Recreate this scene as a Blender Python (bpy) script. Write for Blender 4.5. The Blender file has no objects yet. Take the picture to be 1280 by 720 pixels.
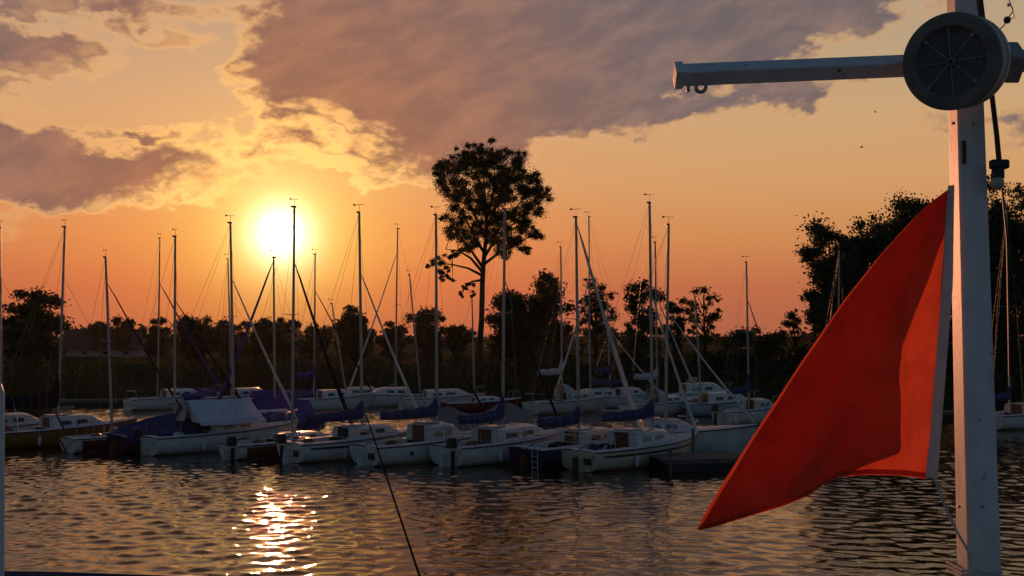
import bpy, math, random
import numpy as np
from mathutils import Vector, Matrix

random.seed(7)
rng = np.random.default_rng(11)
R = math.radians
scene = bpy.context.scene
col = scene.collection

# ------------------------------------------------------------------ camera
F, CX, CY, HOR, CAMH = 1350.0, 640.0, 360.0, 420.0, 4.8
PITCH = math.atan((HOR - CY) / F)
cam_d = bpy.data.cameras.new('camera')
cam_d.sensor_width = 36.0
cam_d.lens = 36.0 * F / 1280.0
cam_d.clip_start = 0.05
cam_d.clip_end = 20000.0
cam = bpy.data.objects.new('camera', cam_d)
cam.location = (0, 0, CAMH)
cam.rotation_euler = (math.pi / 2 + PITCH, 0, 0)
col.objects.link(cam)
scene.camera = cam

def ray(px, py):
    """direction of the line of sight through a point of the 1280x720 photograph"""
    a, b = (px - CX) / F, (CY - py) / F
    cp, sp = math.cos(PITCH), math.sin(PITCH)
    return Vector((a, cp - b * sp, sp + b * cp))

def on_plane(px, py, z=0.0):
    d = ray(px, py)
    return Vector((0, 0, CAMH)) + d * ((z - CAMH) / d.z)

def at_dist(px, py, dist):
    """point on the line of sight at a given distance along the ground (world y)"""
    d = ray(px, py)
    return Vector((0, 0, CAMH)) + d * (dist / d.y)

def pxx(p):
    cp, sp = math.cos(PITCH), math.sin(PITCH)
    z = p[2] - CAMH
    dep = p[1] * cp + z * sp
    return CX + F * p[0] / dep

# ------------------------------------------------------------------ light
SUN_AZ = math.atan((350 - CX) / F)
SUN_EL = math.atan((HOR - 292) / math.hypot(F, 290))
sun_dir = Vector((math.sin(SUN_AZ) * math.cos(SUN_EL), math.cos(SUN_AZ) * math.cos(SUN_EL), math.sin(SUN_EL)))
sl = bpy.data.lights.new('sun', 'SUN')
sl.energy = 2.4
sl.angle = R(0.5)
sl.color = (1.0, 0.36, 0.17)
so = bpy.data.objects.new('sun', sl)
so.rotation_euler = (-sun_dir).to_track_quat('-Z', 'Y').to_euler()
col.objects.link(so)

vs = scene.view_settings
vs.view_transform = 'Standard'
vs.look = 'None'
vs.exposure = 0.0
vs.gamma = 1.0
vs.use_curve_mapping = False
cy = scene.cycles
cy.max_bounces = 6
cy.diffuse_bounces = 2
cy.glossy_bounces = 4
cy.transparent_max_bounces = 6
cy.sample_clamp_indirect = 6.0
cy.use_denoising = True
try:
    cy.denoiser = 'OPENIMAGEDENOISE'
except Exception:
    pass

def lin(r, g, b):
    f = lambda c: (c / 255 / 12.92) if c / 255 <= 0.04045 else ((c / 255 + 0.055) / 1.055) ** 2.4
    return (f(r), f(g), f(b), 1.0)

# ------------------------------------------------------------------ node helper
class NT:
    def __init__(self, tree):
        self.t = tree
    def new(self, kind, **kw):
        n = self.t.nodes.new(kind)
        for k, v in kw.items():
            setattr(n, k, v)
        return n
    def put(self, sock, v):
        if hasattr(v, 'is_output'):
            self.t.links.new(v, sock)
        else:
            sock.default_value = v
    def math(self, op, a, b=None, c=None, clamp=False):
        n = self.new('ShaderNodeMath', operation=op, use_clamp=clamp)
        self.put(n.inputs[0], a)
        if b is not None: self.put(n.inputs[1], b)
        if c is not None: self.put(n.inputs[2], c)
        return n.outputs[0]
    def vmath(self, op, a, b=None, s=None):
        n = self.new('ShaderNodeVectorMath', operation=op)
        self.put(n.inputs[0], a)
        if b is not None: self.put(n.inputs[1], b)
        if s is not None: self.put(n.inputs['Scale'], s)
        return n.outputs['Value'] if op in ('LENGTH', 'DOT_PRODUCT', 'DISTANCE') else n.outputs[0]
    def smooth(self, x, lo, hi, a=0.0, b=1.0):
        n = self.new('ShaderNodeMapRange', interpolation_type='SMOOTHSTEP')
        self.put(n.inputs[0], x)
        for i, v in enumerate((lo, hi, a, b)): self.put(n.inputs[1 + i], v)
        return n.outputs[0]
    def mix(self, f, a, b, mode='MIX'):
        n = self.new('ShaderNodeMix', data_type='RGBA', blend_type=mode)
        self.put(n.inputs[0], f); self.put(n.inputs[6], a); self.put(n.inputs[7], b)
        return n.outputs[2]
    def ramp(self, x, stops):
        n = self.new('ShaderNodeValToRGB')
        e = n.color_ramp.elements
        e[0].position, e[0].color = stops[0]
        e[1].position, e[1].color = stops[-1]
        for p, c in stops[1:-1]:
            k = e.new(p); k.color = c
        self.put(n.inputs[0], x)
        return n.outputs[0]
    def noise(self, vec, scale, detail=4, rough=0.55, dist=0.0):
        n = self.new('ShaderNodeTexNoise')
        if vec is not None: self.put(n.inputs['Vector'], vec)
        n.inputs['Scale'].default_value = scale
        n.inputs['Detail'].default_value = detail
        n.inputs['Roughness'].default_value = rough
        n.inputs['Distortion'].default_value = dist
        return n

# ------------------------------------------------------------------ sky
def azel(px, py):
    d = ray(px, py).normalized()
    return math.degrees(math.atan2(d.x, d.y)), math.degrees(math.asin(d.z))

BLOBS = [  # cloud masses: centre and radii (in the photograph's measure, turned into angles), tilt, weight
    (720, 0, 430, 130, -3, 2.2), (420, 105, 130, 62, 6, 1.6), (510, 145, 115, 60, 10, 1.6), (640, 130, 150, 62, -6, 1.7),
    (760, 110, 130, 52, -14, 1.6), (930, 18, 250, 48, -10, 1.5), (1070, -22, 180, 48, -8, 1.2), (440, 22, 90, 45, 0, 1.0),
    (975, 120, 90, 24, -6, 1.15), (850, 132, 80, 24, -10, .8), (770, 140, 60, 30, 0, .8),
    (40, 66, 88, 27, 2, 1.1), (90, 4, 190, 18, 0, 1.0), (20, 12, 60, 14, 0, .8), (90, 222, 190, 36, -3, 1.3), (10, 190, 95, 46, 12, 1.3),
    (200, 205, 90, 22, -6, .9), (156, 172, 55, 11, 0, .9), (16, 103, 20, 10, 0, .7), (208, 172, 46, 9, -10, .5),
    (312, 186, 42, 18, -8, .55), (455, 205, 70, 24, 4, .9), (540, 200, 75, 30, 5, 1.1), (610, 182, 70, 30, 0, 1.0), (370, 180, 60, 26, 25, .8), (318, 95, 40, 30, 0, .85),
    (300, 215, 60, 14, -6, .4), (165, 40, 50, 10, 0, .35), (190, 45, 30, 10, 0, .4),
    (-220, 90, 200, 70, 0, 1.2), (-300, 260, 220, 40, 0, 1.2), (1500, 120, 180, 60, -8, 1.2), (1750, 260, 260, 50, 0, 1.2), (1240, 150, 60, 10, -4, .35),
]

def make_world():
    w = bpy.data.worlds.new('World')
    scene.world = w
    w.use_nodes = True
    t = w.node_tree
    t.nodes.clear()
    # cloud density as a group: direction angles in, thickness out
    g = bpy.data.node_groups.new('cloud_density', 'ShaderNodeTree')
    g.interface.new_socket('P', in_out='INPUT', socket_type='NodeSocketVector')
    g.interface.new_socket('D', in_out='OUTPUT', socket_type='NodeSocketFloat')
    G = NT(g)
    gi, go = G.new('NodeGroupInput'), G.new('NodeGroupOutput')
    P = gi.outputs[0]
    st = G.vmath('MULTIPLY', P, (1.0, 1.7, 1.0))
    n1 = G.noise(st, 0.34, 8, 0.56)
    off = G.vmath('SUBTRACT', n1.outputs['Color'], (.5, .5, .5))
    off = G.vmath('MULTIPLY', off, (6.0, 3.8, 0))
    Q = G.vmath('ADD', P, off)
    cur = None
    for cx, cyy, rx, ry, rot, wt in BLOBS:
        a, e = azel(cx, cyy)
        k = math.degrees(1 / F)
        m = G.new('ShaderNodeMapping', vector_type='TEXTURE')
        m.inputs['Location'].default_value = (a, e, 0)
        m.inputs['Rotation'].default_value = (0, 0, R(-rot))
        m.inputs['Scale'].default_value = (rx * k, ry * k, 1)
        G.put(m.inputs['Vector'], Q)
        ln = G.vmath('LENGTH', m.outputs[0])
        amp = wt * (0.55 + 0.22 * ry * k)
        v = G.math('MULTIPLY_ADD', ln, -amp, amp)
        cur = v if cur is None else G.math('SMOOTH_MAX', cur, v, 0.25)
    n2 = G.noise(st, 0.62, 9, 0.58)
    nn = G.math('MULTIPLY_ADD', n2.outputs[0], 1.15, -0.47)
    D = G.math('ADD', cur, nn)
    G.put(go.inputs[0], D)

    N = NT(t)
    tc = N.new('ShaderNodeTexCoord')
    d = N.vmath('NORMALIZE', tc.outputs['Generated'])
    sx = N.new('ShaderNodeSeparateXYZ'); N.put(sx.inputs[0], d)
    az = N.math('MULTIPLY', N.math('ARCTAN2', sx.outputs[0], sx.outputs[1]), 180 / math.pi)
    el = N.math('MULTIPLY', N.math('ARCSINE', sx.outputs[2]), 180 / math.pi)
    cb = N.new('ShaderNodeCombineXYZ'); N.put(cb.inputs[0], az); N.put(cb.inputs[1], el)
    # clear sunset sky by elevation
    eln = N.math('DIVIDE', N.math('MAXIMUM', el, 0.0), 90.0)
    base = N.ramp(eln, [(0.0, lin(172, 99, 72)), (2.5 / 90, lin(188, 110, 74)), (5 / 90, lin(206, 139, 86)), (8 / 90, lin(210, 158, 106)),
                        (11 / 90, lin(204, 164, 118)), (14 / 90, lin(190, 162, 126)), (18 / 90, lin(172, 155, 132)), (30 / 90, lin(122, 96, 84)), (50 / 90, lin(74, 68, 74)), (1.0, lin(70, 82, 110))])
    cosang = N.math('MINIMUM', N.vmath('DOT_PRODUCT', d, tuple(sun_dir)), 1.0)
    th = N.math('MULTIPLY', N.math('ARCCOSINE', cosang), 180 / math.pi)
    base = N.mix(N.math('MULTIPLY', N.math('EXPONENT', N.math('DIVIDE', th, -11.0)), N.smooth(el, 2.0, 11.0, 1.0, .25)), base, N.vmath('MULTIPLY', base, (1.12, .84, .42)))
    def ex(a, s):
        return N.math('MULTIPLY', N.math('EXPONENT', N.math('DIVIDE', th, -s)), a)
    gl = N.new('ShaderNodeCombineXYZ')
    N.put(gl.inputs[0], ex(0.58, 7.0)); N.put(gl.inputs[1], ex(0.86, 2.9)); N.put(gl.inputs[2], ex(0.09, 3.5))
    core = ex(6.0, 0.64)
    cc = N.new('ShaderNodeCombineXYZ')
    N.put(cc.inputs[0], core); N.put(cc.inputs[1], N.math('MULTIPLY', core, .92)); N.put(cc.inputs[2], N.math('MULTIPLY', core, .8))
    lo = N.smooth(el, -0.5, 4.0, 0.55, 1.0)
    glow = N.vmath('ADD', N.vmath('SCALE', gl.outputs[0], s=lo), cc.outputs[0])
    sky = N.vmath('ADD', base, glow)
    # clouds
    gn = N.new('ShaderNodeGroup', node_tree=g); N.put(gn.inputs[0], cb.outputs[0])
    D = gn.outputs[0]
    sa, se = math.degrees(SUN_AZ), math.degrees(SUN_EL)
    to_sun = N.vmath('NORMALIZE', N.vmath('SUBTRACT', (sa, se, 0), cb.outputs[0]))
    P2 = N.vmath('ADD', cb.outputs[0], N.vmath('SCALE', to_sun, s=0.9))
    gn2 = N.new('ShaderNodeGroup', node_tree=g); N.put(gn2.inputs[0], P2)
    lit = N.math('MULTIPLY', N.smooth(N.math('SUBTRACT', D, gn2.outputs[0]), 0.0, 0.5), N.smooth(gn2.outputs[0], 0.05, 0.5, 1.0, 0.0))
    thick = N.smooth(D, 0.04, N.math('MULTIPLY_ADD', N.math('EXPONENT', N.math('DIVIDE', th, -6.0)), 0.8, 0.4))
    alpha = N.smooth(D, N.math('MULTIPLY_ADD', N.smooth(th, 4, 16), -.1, -.04), N.math('MULTIPLY_ADD', N.smooth(th, 4, 16), .26, .2))
    nearsun = N.math('EXPONENT', N.math('DIVIDE', th, -10.0))
    body = N.mix(N.smooth(th, 4, 24), lin(154, 104, 82), lin(106, 95, 100))
    rot = N.new('ShaderNodeVectorRotate', rotation_type='Z_AXIS'); N.put(rot.inputs['Vector'], cb.outputs[0]); rot.inputs['Angle'].default_value = R(-16)
    vary = N.noise(N.vmath('MULTIPLY', rot.outputs[0], (.8, 2.0, 1)), 0.34, 8, .6, .3)
    body = N.mix(N.smooth(vary.outputs[0], .36, .7), body, N.mix(N.smooth(th, 4, 24), lin(180, 118, 86), lin(138, 113, 106)))
    rim = N.mix(N.math('EXPONENT', N.math('DIVIDE', N.math('SUBTRACT', th, 5.0), -5.0), clamp=True), lin(214, 160, 112), (1.5, .8, .22, 1))
    rimf = N.math('MAXIMUM', N.math('SUBTRACT', 1.0, thick), N.math('MULTIPLY', lit, N.math('MULTIPLY_ADD', nearsun, 1.2, .12)), clamp=True)
    cloud = N.mix(rimf, body, rim)
    keep = N.math('MULTIPLY', alpha, 0.94)
    keep = N.math('MULTIPLY', keep, N.smooth(th, 1.5, 4.0))
    front = N.mix(keep, sky, cloud)
    # the sky away from the sunset
    ns = N.new('ShaderNodeTexSky', sky_type='NISHITA', sun_disc=False)
    ns.sun_elevation = SUN_EL
    ns.sun_rotation = SUN_AZ
    ns.altitude = 0; ns.air_density = 1.2; ns.dust_density = 1.5; ns.ozone_density = 2.0
    back = N.vmath('MULTIPLY', N.vmath('SCALE', ns.outputs[0], s=BACK_SKY), (.76, .89, 1.18))
    hx = N.math('MULTIPLY', sx.outputs[0], math.sin(SUN_AZ)); hy = N.math('MULTIPLY', sx.outputs[1], math.cos(SUN_AZ))
    hs = N.math('ADD', hx, hy)
    fac = N.smooth(hs, 0.15, 0.75)
    tot = N.mix(fac, back, front)
    bg = N.new('ShaderNodeBackground')
    N.put(bg.inputs[0], tot); bg.inputs[1].default_value = 1.0
    out = N.new('ShaderNodeOutputWorld')
    t.links.new(bg.outputs[0], out.inputs[0])
    w.cycles.sampling_method = 'MANUAL'
    w.cycles.sample_map_resolution = 1024

BACK_SKY = 0.084
make_world()

# ------------------------------------------------------------------ materials
def material(name, color, rough=0.5, spec=0.5, metal=0.0, var=0.0, scale=3.0, bump=0.0, bscale=20.0, color2=None, stretch=(1, 1, 1), translucent=0.0, coat=0.0):
    m = bpy.data.materials.new(name)
    m.use_nodes = True
    t = m.node_tree
    b = t.nodes['Principled BSDF']
    N = NT(t)
    tc = N.new('ShaderNodeTexCoord')
    v = N.vmath('MULTIPLY', tc.outputs['Object'], stretch)
    n = N.noise(v, scale, 5, .6)
    c2 = color2 or tuple(c * (1 - var) for c in color)
    f = N.smooth(n.outputs[0], .35, .72)
    c = N.mix(f, (*color, 1), (*c2, 1))
    N.put(b.inputs['Base Color'], c)
    b.inputs['Roughness'].default_value = rough
    b.inputs['Specular IOR Level'].default_value = spec
    b.inputs['Metallic'].default_value = metal
    b.inputs['Coat Weight'].default_value = coat
    if bump:
        nb = N.noise(v, bscale, 4, .6)
        bp = N.new('ShaderNodeBump'); bp.inputs['Strength'].default_value = bump; bp.inputs['Distance'].default_value = .01
        N.put(bp.inputs['Height'], nb.outputs[0])
        N.put(b.inputs['Normal'], bp.outputs[0])
    if translucent:
        tr = N.new('ShaderNodeBsdfTranslucent'); N.put(tr.inputs[0], c)
        mx = N.new('ShaderNodeMixShader'); mx.inputs[0].default_value = translucent
        t.links.new(b.outputs[0], mx.inputs[1]); t.links.new(tr.outputs[0], mx.inputs[2])
        t.links.new(mx.outputs[0], t.nodes['Material Output'].inputs[0])
    return m

def pole_paint():
    m = material('white pole paint', (.6, .6, .6), .5, .45, 0, 0, 9, .1, 60, color2=(.46, .46, .45), stretch=(1, 1, .5))
    t = m.node_tree; N = NT(t); b = t.nodes['Principled BSDF']
    src = b.inputs['Base Color'].links[0].from_socket
    tc = N.new('ShaderNodeTexCoord')
    run = N.noise(N.vmath('MULTIPLY', tc.outputs['Object'], (42, 42, 2.4)), 1.0, 5, .6)
    chip = N.noise(tc.outputs['Object'], 46, 4, .65)
    big = N.noise(tc.outputs['Object'], 5, 3, .5)
    f1 = N.math('MULTIPLY', N.smooth(run.outputs[0], .56, .8, 0, .55), N.smooth(big.outputs[0], .42, .62))
    c = N.mix(f1, src, (.3, .2, .13, 1))
    f2 = N.math('MULTIPLY', N.smooth(chip.outputs[0], .645, .685), N.smooth(big.outputs[0], .4, .54))
    c = N.mix(f2, c, (.12, .05, .025, 1))
    N.put(b.inputs['Base Color'], c)
    return m

M = {}
M['white'] = material('white gelcoat', (.58, .57, .55), .3, .5, 0, 0, 1.6, color2=(.5, .48, .44), stretch=(1, 1, 2.5), coat=.2)
M['white2'] = material('weathered white gelcoat', (.55, .54, .5), .4, .5, 0, 0, 1.3, color2=(.4, .38, .34), stretch=(1, 1, 3))
M['deck'] = material('deck paint', (.58, .58, .56), .75, .2, 0, .22, 2.5)
M['cream'] = material('cream gelcoat', (.56, .5, .38), .35, .5, 0, 0, 1.6, color2=(.44, .38, .28), stretch=(1, 1, 2.5), coat=.2)
M['paleblue'] = material('pale blue gelcoat', (.36, .43, .5), .35, .5, 0, 0, 1.6, color2=(.28, .34, .4), stretch=(1, 1, 2.5), coat=.2)
M['navy'] = material('navy gelcoat', (.02, .026, .07), .3, .5, 0, .4, 2)
M['ochre'] = material('ochre hull paint', (.24, .115, .025), .4, .5, 0, .35, 2)
M['darkred'] = material('dark red hull paint', (.14, .022, .018), .4, .5, 0, .4, 2)
M['brown'] = material('varnished wood', (.16, .055, .022), .35, .5, 0, .45, 6, stretch=(1, 1, 6))
M['black'] = material('black plastic', (.015, .015, .017), .5, .4, 0, .3, 5)
M['glass'] = material('dark window glass', (.012, .012, .014), .08, .6, 0, .3, 3)
M['amber'] = material('curtained window', (.34, .26, .17), .3, .5, 0, .3, 9)
M['alu'] = material('anodised aluminium', (.33, .32, .31), .45, .5, .6, .25, 4)
M['spar'] = material('painted spar', (.62, .6, .58), .45, .5, 0, .25, 4)
M['steel'] = material('stainless steel', (.55, .55, .55), .25, .5, 1.0, .1, 4)
M['wire'] = material('rigging wire', (.16, .15, .15), .4, .5, .6, .1, 4)
M['bluecover'] = material('blue canvas', (.06, .062, .14), .8, .2, 0, .4, 4, .5, 14)
M['bluetarp'] = material('blue tarpaulin', (.035, .055, .15), .7, .2, 0, .4, 3, .5, 9)
M['purplecover'] = material('violet blue canvas', (.075, .06, .2), .8, .2, 0, .35, 4, .5, 14)
M['blackcover'] = material('black canvas', (.012, .012, .015), .8, .2, 0, .3, 4, .5, 14)
M['whitecover'] = material('white canvas', (.6, .58, .56), .8, .2, 0, .2, 4, .5, 14, translucent=.25)
M['greycover'] = material('grey canvas', (.2, .19, .18), .8, .2, 0, .25, 4, .5, 14)
M['tent'] = material('white tarpaulin', (.62, .66, .74), .55, .3, 0, .16, 2.2, .4, 9, translucent=.2)
M['redstripe'] = material('dark stripe paint', (.03, .018, .022), .4, .5, 0, .2, 4)
M['bluestripe'] = material('blue stripe paint', (.04, .09, .35), .4, .5, 0, .2, 4)
M['signal'] = material('signal red paint', (.7, .05, .02), .45, .5, 0, .2, 4, translucent=.35)
M['fender'] = material('fender vinyl', (.5, .5, .52), .4, .5, 0, .2, 6)
M['wood'] = material('weathered planks', (.13, .11, .09), .8, .3, 0, .45, 5, .5, 12, stretch=(1, 8, 1))
M['rope'] = material('white rope', (.55, .53, .5), .85, .2, 0, .3, 60, .6, 120)
M['darkrope'] = material('dark mooring rope', (.012, .008, .007), 1.0, .0, 0, .3, 60)
M['bark'] = material('bark', (.075, .055, .04), .95, .1, 0, .5, 4, .8, 10, stretch=(3, 3, .6))
M['leaf'] = material('leaves', (.055, .07, .02), .7, .2, 0, 0, .35, color2=(.03, .045, .014), translucent=.06)
M['leaf2'] = material('willow leaves', (.06, .075, .026), .7, .2, 0, 0, .3, color2=(.032, .042, .016), translucent=.06)
M['reed'] = material('reeds', (.085, .075, .03), .9, .1, 0, 0, .5, color2=(.04, .042, .016))
M['grass'] = material('meadow', (.05, .06, .018), 1.0, .0, 0, 0, .06, color2=(.025, .034, .012), stretch=(1, .3, 1))
M['rooftile'] = material('roof tiles', (.09, .05, .04), .85, .2, 0, .4, 1.5, .4, 5)
M['render'] = material('whitewashed wall', (.3, .27, .24), .85, .2, 0, .2, 1.5)
M['polepaint'] = pole_paint()
M['greyplastic'] = material('grey fan housing', (.17, .165, .15), .6, .3, 0, .35, 14, .15, 80)
M['greyplastic2'] = material('beige fan drum', (.4, .37, .32), .45, .4, 0, .3, 14)
M['fanback'] = material('dusty fan inside', (.1, .097, .09), .8, .2, 0, .4, 20)
M['greymetal'] = material('grille wire', (.3, .3, .29), .5, .4, .1, .3, 40)
M['bulb'] = material('frosted bulb', (.5, .47, .42), .25, .5, 0, .05, 20, translucent=.3)
M['deckgrey'] = material('ship deck paint', (.2, .22, .24), .7, .3, 0, .3, 2)
M['leafdark'] = M['leaf']

# ------------------------------------------------------------------ mesh builder
class MB:
    def __init__(self):
        self.v, self.f = [], []
    def add(self, vs, fs):
        o = len(self.v)
        self.v += [tuple(p) for p in vs]
        self.f += [tuple(i + o for i in q) for q in fs]
        return self
    def box(self, c, s, rot=None, taper=1.0):
        x, y, z = s[0] / 2, s[1] / 2, s[2] / 2
        vs = []
        for dz in (-1, 1):
            k = 1.0 if dz < 0 else taper
            for dx, dy in ((-1, -1), (1, -1), (1, 1), (-1, 1)):
                vs.append(Vector((dx * x * k, dy * y * k, dz * z)))
        if rot is not None: vs = [rot @ p for p in vs]
        c = Vector(c)
        return self.add([p + c for p in vs], [(3, 2, 1, 0), (4, 5, 6, 7), (0, 1, 5, 4), (1, 2, 6, 5), (2, 3, 7, 6), (3, 0, 4, 7)])
    def tube(self, pts, r, n=8, cap=True):
        pts = [Vector(p) for p in pts]
        rs = r if isinstance(r, (list, tuple)) else [r] * len(pts)
        up = None
        rings = []
        for i, p in enumerate(pts):
            d = (pts[min(i + 1, len(pts) - 1)] - pts[max(i - 1, 0)])
            if d.length < 1e-9: d = Vector((0, 0, 1))
            d.normalize()
            if up is None:
                up = Vector((0, 0, 1)) if abs(d.z) < .9 else Vector((1, 0, 0))
            s = d.cross(up); s.normalize()
            up = s.cross(d); up.normalize()
            rings.append([p + (s * math.cos(a) + up * math.sin(a)) * rs[i] for a in [2 * math.pi * k / n for k in range(n)]])
        return self.loft(rings, cap=cap)
    def loft(self, rings, cap=True, closed=True):
        n = len(rings[0])
        vs = [p for r in rings for p in r]
        fs = []
        for i in range(len(rings) - 1):
            for k in range(n if closed else n - 1):
                a, b = i * n + k, i * n + (k + 1) % n
                fs.append((a, b, b + n, a + n))
        if cap and closed:
            fs.append(tuple(range(n - 1, -1, -1)))
            fs.append(tuple(range((len(rings) - 1) * n, len(rings) * n)))
        return self.add(vs, fs)
    def ball(self, c, r, n=10, m=7, squash=(1, 1, 1)):
        c = Vector(c)
        rings = []
        for i in range(1, m):
            a = math.pi * i / m
            rings.append([c + Vector((r * math.sin(a) * math.cos(2 * math.pi * k / n) * squash[0], r * math.sin(a) * math.sin(2 * math.pi * k / n) * squash[1], -r * math.cos(a) * squash[2])) for k in range(n)])
        return self.loft(rings)
    def torus(self, c, axis, Rr, r, n=28, m=8):
        axis = Vector(axis).normalized()
        a = axis.orthogonal().normalized(); b = axis.cross(a)
        c = Vector(c)
        vs, fs = [], []
        for i in range(n):
            t = 2 * math.pi * i / n
            e = a * math.cos(t) + b * math.sin(t)
            for k in range(m):
                q = 2 * math.pi * k / m
                vs.append(c + e * (Rr + r * math.cos(q)) + axis * r * math.sin(q))
        for i in range(n):
            for k in range(m):
                fs.append((i * m + k, ((i + 1) % n) * m + k, ((i + 1) % n) * m + (k + 1) % m, i * m + (k + 1) % m))
        return self.add(vs, fs)
    def build(self, name, mat, parent=None, smooth=False, bevel=0.0, loc=None):
        me = bpy.data.meshes.new(name)
        me.from_pydata(self.v, [], self.f)
        me.validate()
        me.materials.append(mat)
        if smooth:
            me.polygons.foreach_set('use_smooth', [True] * len(me.polygons))
            try: me.set_sharp_from_angle(angle=R(38))
            except Exception: pass
        o = bpy.data.objects.new(name, me)
        col.objects.link(o)
        if parent is not None: o.parent = parent
        if loc is not None: o.location = loc
        if bevel:
            b = o.modifiers.new('bevel', 'BEVEL'); b.width = bevel; b.segments = 2; b.limit_method = 'ANGLE'
        return o

def np_mesh(name, verts, quads, mat, parent=None, smooth=False):
    me = bpy.data.meshes.new(name)
    nv, nq = len(verts), len(quads)
    me.vertices.add(nv); me.vertices.foreach_set('co', np.asarray(verts, np.float32).ravel())
    me.loops.add(nq * 4); me.loops.foreach_set('vertex_index', np.asarray(quads, np.int32).ravel())
    me.polygons.add(nq)
    me.polygons.foreach_set('loop_start', np.arange(0, nq * 4, 4, dtype=np.int32))
    if smooth: me.polygons.foreach_set('use_smooth', np.ones(nq, bool))
    me.update(calc_edges=True)
    me.materials.append(mat)
    o = bpy.data.objects.new(name, me)
    col.objects.link(o)
    if parent is not None: o.parent = parent
    return o

def tag(o, label, cat, group=None, kind=None):
    if label: o['label'] = label
    if cat: o['category'] = cat
    if group: o['group'] = group
    if kind: o['kind'] = kind
    return o

def empty(name, loc, rz=0.0):
    o = bpy.data.objects.new(name, None)
    o.empty_display_size = .2
    o.location = loc; o.rotation_euler = (0, 0, rz)
    col.objects.link(o)
    return o

# ------------------------------------------------------------------ water
def make_water():
    m = bpy.data.materials.new('river water')
    m.use_nodes = True
    t = m.node_tree; N = NT(t)
    b = t.nodes['Principled BSDF']
    b.inputs['Base Color'].default_value = (.02, .014, .009, 1)
    b.inputs['Roughness'].default_value = .035
    b.inputs['IOR'].default_value = 2.0
    b.inputs['Specular Tint'].default_value = (1, .74, .5, 1)
    tc = N.new('ShaderNodeTexCoord')
    v = N.vmath('MULTIPLY', tc.outputs['Object'], (1.0, 1.25, 1.0))
    n1 = N.noise(v, 5.5, 3, .55, .4)
    n2 = N.noise(v, 15, 2, .5, .3)
    bp = N.new('ShaderNodeBump')
    bp.inputs['Strength'].default_value = .16; bp.inputs['Distance'].default_value = .03
    N.put(bp.inputs['Height'], N.math('MULTIPLY_ADD', n2.outputs[0], .3, n1.outputs[0]))
    N.put(b.inputs['Normal'], bp.outputs[0])
    # one sheet, finer where the ripples are near
    ys = [-30.0, -10.0, 0.0, 6.0, 12.0, 16.0]
    y = 18.0
    while y < 92.0:
        ys.append(y); y += 0.052 + max(0, y - 27) * 0.0042
    ys += [y + 3]
    xs = np.concatenate([[-400, -200, -100], np.arange(-34, 34.01, .062), [100, 200, 400]])
    ys = np.array(ys)
    X, Y = np.meshgrid(xs, ys)
    Z = np.zeros_like(X)
    # wave trains running mostly toward the viewer
    wr = np.random.default_rng(3)
    for i in range(90):
        L = math.exp(wr.uniform(math.log(.28), math.log(.95)))
        th = wr.normal(R(-95), R(38))
        k = 2 * math.pi / L
        slope = .0265 * wr.uniform(.5, 1.0) * (.7 if L < .45 else 1.0)
        ph = wr.uniform(0, 6.28)
        wob = 1.1 * np.sin(X * wr.uniform(.2, .9) + Y * wr.uniform(.2, .9) + ph * 2)
        Z += slope / k * np.sin(k * (X * math.cos(th) + Y * math.sin(th)) + ph + wob)
    # calmer and rougher patches
    patch = .85 + .42 * np.sin(X * .13 + 1.1 * np.sin(Y * .09)) * np.sin(Y * .16 + X * .05)
    fade = np.clip((Y - 16) / 3, 0, 1) * np.clip((95 - Y) / 10, 0, 1) * np.clip((36 - np.abs(X)) / 3, 0, 1)
    lee = 1 - .35 * np.clip((Y - 34) / 6, 0, 1)
    sg = Z.std()
    Z = Z + .1 * (Z * Z / sg - sg)
    Z *= patch * fade * lee
    verts = np.stack([X.ravel(), Y.ravel(), Z.ravel()], 1)
    ny, nx = X.shape
    idx = np.arange(nx * ny).reshape(ny, nx)
    q = np.stack([idx[:-1, :-1], idx[:-1, 1:], idx[1:, 1:], idx[1:, :-1]], -1).reshape(-1, 4)
    o = np_mesh('water', verts, q, m, smooth=True)
    tag(o, 'rippled river water reflecting the orange sunset', None, kind='structure')
make_water()

# ------------------------------------------------------------------ far bank
BANK = 80.0
def make_land():
    ys = np.array([BANK - 1.5, BANK, BANK + 1.2, BANK + 4, 100, 140, 200, 350, 700, 1500, 4000, 9000.0])
    zs = np.array([-.6, .05, .55, .9, 1.0, 1.0, 1.0, 1.0, 1.0, 1.0, 1.0, 1.0])
    xs = np.concatenate([np.linspace(-9000, -120, 8), np.linspace(-100, 100, 90), np.linspace(120, 9000, 8)])
    X, Y = np.meshgrid(xs, ys)
    Z = np.repeat(zs[:, None], len(xs), 1)
    wig = 1.2 * np.sin(xs * .11) + .7 * np.sin(xs * .31 + 1)
    Y[:4] += np.where(np.abs(xs) < 120, wig, 0)
    Z[3:7] += .15 * np.sin(X[3:7] * .2) * np.cos(Y[3:7] * .13)
    verts = np.stack([X.ravel(), Y.ravel(), Z.ravel()], 1)
    ny, nx = X.shape
    idx = np.arange(nx * ny).reshape(ny, nx)
    q = np.stack([idx[:-1, :-1], idx[:-1, 1:], idx[1:, 1:], idx[1:, :-1]], -1).reshape(-1, 4)
    o = np_mesh('far_bank', verts, q, M['grass'], smooth=True)
    tag(o, 'flat grassy land beyond the river', None, kind='structure')
make_land()

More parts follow.
